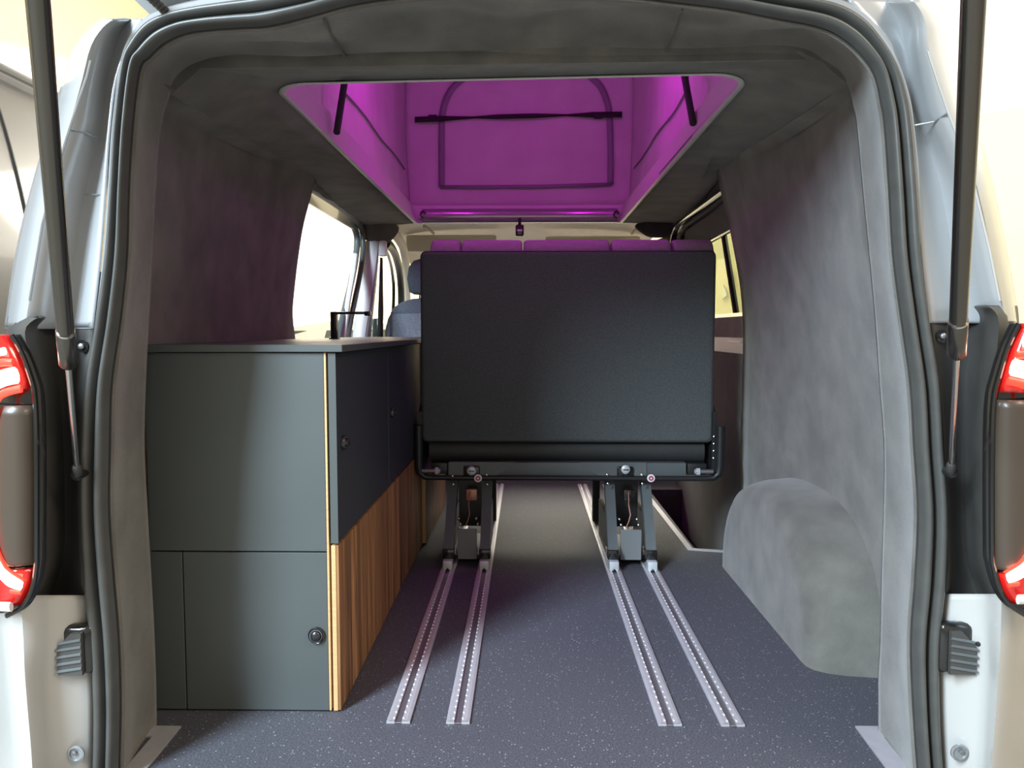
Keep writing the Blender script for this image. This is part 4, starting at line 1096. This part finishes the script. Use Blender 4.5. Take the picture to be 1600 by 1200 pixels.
# upper panel between window and roof rail
m = MB(); m.prism([(XD-0.02, yR, zt_w), (XD-0.02, yF, zt_w), (XD-0.07, yF, 1.27), (XD-0.07, yR, 1.27)], (0.03, 0, 0)); m.build('upper_panel', 'carpet_dark', sd)
m = MB(); m.box(XD-0.015, XD+0.015, 3.62, yF, zb_, zt_w); m.build('front_post', 'carpet_dark', sd)
m = MB(); m.box(XD-0.02, XD+0.02, yR, yF, zb_-0.01, zb_+0.004); m.build('window_sill', 'gloss_black', sd)
zs1 = D(1140, 527).z; zs2 = D(1140, 550).z
m = MB(); m.box(XD-0.025, XD+0.02, yR, yF, zs1, zb_-0.01); m.build('sill_lining', 'carpet', sd)
m = MB(); m.box(XD-0.022, XD+0.02, yR, yF, zs2, zs1); sb = m.build('painted_band', 'sill_blue', sd)
p = D(1150, 534, XD-0.024); m = MB(); m.box(XD-0.027, XD-0.021, p.y-0.07, p.y+0.10, p.z-0.004, p.z+0.004); m.build('bright_edge', 'white_plastic', sb)
m = MB(); m.box(XD-0.03, XD+0.02, yR, yF, -0.2, zs2, 0.004); m.build('lower_lining', 'carpet_dark', sd)
m = MB(); m.box(XD+0.004, XD+0.008, yR, 3.62, zb_, zt_w); m.build('pane', 'window_tint', sd, smooth=0)
m = MB(); m.tube([D(1131, 366, XD-0.004), D(1151, 493, XD-0.004)], 0.013, 8); m.build('divider', 'gloss_black', sd)
m = MB(); m.tube([D(1098, 384, XD-0.012), D(1172, 343, XD-0.012)], 0.009, 8); m.build('window_header', 'gloss_black', sd)
# door aperture seal and bright rail
m = MB(); m.tube(crom([D(x, y, XD-0.08) for x, y in ((1050, 420), (1051, 380), (1057, 354), (1068, 344), (1090, 328), (1120, 306), (1150, 284))], 30), 0.016, 10); m.build('aperture_seal', 'gloss_black', sd)
m = MB(); m.tube([D(x, y, XD-0.055) for x, y in ((1082, 340), (1108, 324), (1136, 306))], [0.003, 0.008, 0.010], 8); m.build('bright_rail', 'cab_plastic', sd)
m = MB(); m.tube([D(x, y, XD-0.07) for x, y in ((1064, 400), (1066, 366), (1074, 352), (1100, 334), (1140, 304))], 0.012, 8); m.build('inner_edge', 'webbing', sd)
# dark felt roll above the door and passenger pillar top
rows = [[aty(x, y, Y) for x, y, Y in r] for r in (((985, 352, 4.0), (1010, 342, 3.95), (1060, 335, 3.9)), ((998, 362, 4.0), (1020, 360, 3.95), (1052, 356, 3.92)), ((1012, 372, 4.02), (1030, 372, 4.0), (1050, 372, 3.96)))]
m = MB(); m.grid(rows); m.build('trim_9', 'carpet_dark', label='dark felt corner between the headliner and the sliding door', cat='trim', kind='structure', solid=0.01, sub=2)
rows = [[aty(1018, 378, 4.05), aty(1052, 366, 4.02)], [aty(1020, 400, 4.05), aty(1052, 400, 4.02)], [aty(1030, 520, 4.05), aty(1056, 520, 4.02)]]
m = MB(); m.grid(rows); m.build('pillar_passenger', 'cab_plastic', label='cream pillar cladding ahead of the sliding door', cat='pillar', kind='structure', solid=0.02)
top_ = [lerp(cr1 + Vector((0.03, -0.15, 0.02)), cr2 + Vector((0.02, 0.05, 0.02)), k/6) for k in range(7)]
bot_ = [Vector((0.765, lerp(2.65, 4.05, k/6), 1.255)) for k in range(7)]
m = MB(); m.grid([top_, bot_]); m.build('upper_lining', 'carpet_dark', sd, solid=0.008)
# chrome catch on the right wall
p = aty(1156, 292, 2.62)
t = thing('catch_plate', 'small chrome catch high on the side wall', 'catch', (p.x, p.y, p.z-0.03))
m = MB(); m.box(p.x-0.002, p.x+0.02, p.y-0.022, p.y+0.022, p.z-0.024, p.z+0.022, 0.004); cp = m.build('plate', 'chrome', t)
m = MB(); m.box(p.x-0.006, p.x+0.004, p.y-0.024, p.y-0.006, p.z-0.006, p.z+0.016, 0.003); m.build('latch', 'gloss_black', cp)

# ================================================================== NEIGHBOURING VAN AND CAR
nv = thing('parked_van', 'grey van parked alongside, seen past the cabinet side pillar', 'van', (-2.5, 3.2, GROUND))
prof = [(-1.62, -0.25), (-1.60, 0.2), (-1.62, 0.75), (-1.68, 1.2), (-1.76, 1.55), (-1.84, 1.70), (-1.98, 1.78), (-2.6, 1.82), (-3.2, 1.78), (-3.35, 1.6), (-3.5, 0.8), (-3.5, -0.25)]
P = crom([Vector((x, 0, z)) for x, z in prof], 60)
m = MB(); m.grid([[Vector((p.x, y, p.z)) for p in P] for y in (1.7, 1.75, 2.6, 3.6, 5.0, 5.3)], closed=True, cap=True); m.build('body', 'van_grey', nv, smooth=50)
m = MB(); m.box(-1.665, -1.66, 2.9, 4.6, 0.9, 1.35, 0.01); m.build('side_window', 'car_glass', nv)
m = MB(); m.tube([(-1.80, 1.72, 1.70), (-1.80, 5.2, 1.70)], 0.015, 8); m.build('roof_rail', 'paint_gray_dark', nv)
for yj in (2.58, 3.9):
    m = MB(); m.tube([Vector((p.x+0.001, yj, p.z)) for p in P if p.x > -1.80 and -0.2 < p.z < 1.62], 0.006, 6); m.build('door_joint', 'steel_black', nv)
for y in (2.4, 4.6):
    for x in (-1.66, -3.45):
        m = MB(); m.lathe((x-0.1, y, GROUND+0.33), (1, 0, 0), [(0.30, 0), (0.33, 0.03), (0.33, 0.17), (0.30, 0.2), (0.18, 0.2), (0.16, 0.17)], 24); m.build('wheel', 'tyre', nv)

cx_, cy_ = -2.85, 10.2
car = thing('parked_car', 'white car parked beyond the side window', 'car', (cx_, cy_, GROUND))
G = GROUND
sil = [(-2.1, 0.25), (-2.12, 0.62), (-1.95, 0.85), (-1.2, 0.98), (-0.55, 1.42), (0.1, 1.52), (0.9, 1.46), (1.55, 1.05), (2.05, 0.95), (2.15, 0.55), (2.1, 0.25)]
ang = math.radians(35)
def cw(l, wd, z): return Vector((cx_ + l*math.cos(ang) - wd*math.sin(ang), cy_ + l*math.sin(ang)*1.0 + wd*math.cos(ang), G + z))
rows = []
for wd, sh in ((-0.86, 0.0), (-0.80, 0.03), (0.0, 0.05), (0.80, 0.03), (0.86, 0.0)):
    rows.append([cw(l*(0.99 if abs(wd) > 0.82 else 1), wd*(0.86 if z > 1.0 else 1), z + sh*(z > 0.8)) for l, z in sil])
m = MB(); m.grid(rows)
n = len(sil); m.f.append(list(range(n))); m.f.append([4*n+i for i in range(n)][::-1]); m.build('body', 'car_white', car, smooth=35)
m = MB(); m.grid([[cw(-1.12, -0.66, 1.05), cw(-1.12, 0.66, 1.05)], [cw(-0.60, -0.60, 1.44), cw(-0.60, 0.60, 1.44)]]); m.build('windscreen', 'car_glass', car, solid=0.02)
for s in (-1, 1):
    m = MB(); m.prism([cw(-1.0, s*0.80, 1.02), cw(-0.5, s*0.745, 1.38), (cw(0.85, s*0.745, 1.40)), cw(1.35, s*0.80, 1.06)], (cw(0, s*0.02, 0)-cw(0, 0, 0))); m.build('side_window', 'car_glass', car)
    for l in (-1.35, 1.3):
        m = MB(); c = cw(l, s*0.80, 0.32); m.lathe(c, cw(0, 1, 0)-cw(0, 0, 0), [(0.30, -0.10), (0.32, -0.07), (0.32, 0.07), (0.30, 0.10), (0.2, 0.10)], 24); m.build('wheel', 'tyre', car)

# things beyond the sliding door window
q = Vector((2.35, 8.2, GROUND))
t = thing('wall_poster', 'white and red notice board on the hall wall beyond the sliding door', 'notice board', (2.0, 7.0, GROUND))
def onwall(px, py):
    d = ray(px, py); k = (p0 - CO).dot(nrm)/d.dot(nrm); return CO + d*k - nrm*0.02
for quad_, mn, nm in (([(1150, 362), (1160, 360), (1160, 425), (1155, 420)], 'white_sign', 'sheet'), ([(1137, 418), (1143, 425), (1146, 450), (1140, 440)], 'red_paint', 'red_sheet'), ([(1155, 424), (1161, 424), (1162, 436), (1157, 434)], 'red_paint', 'red_sheet'), ([(1131, 445), (1136, 455), (1137, 462), (1129, 468)], 'white_sign', 'sheet')):
    m = MB(); m.prism([onwall(*c) for c in quad_], nrm*0.015); m.build(nm, mn, t)
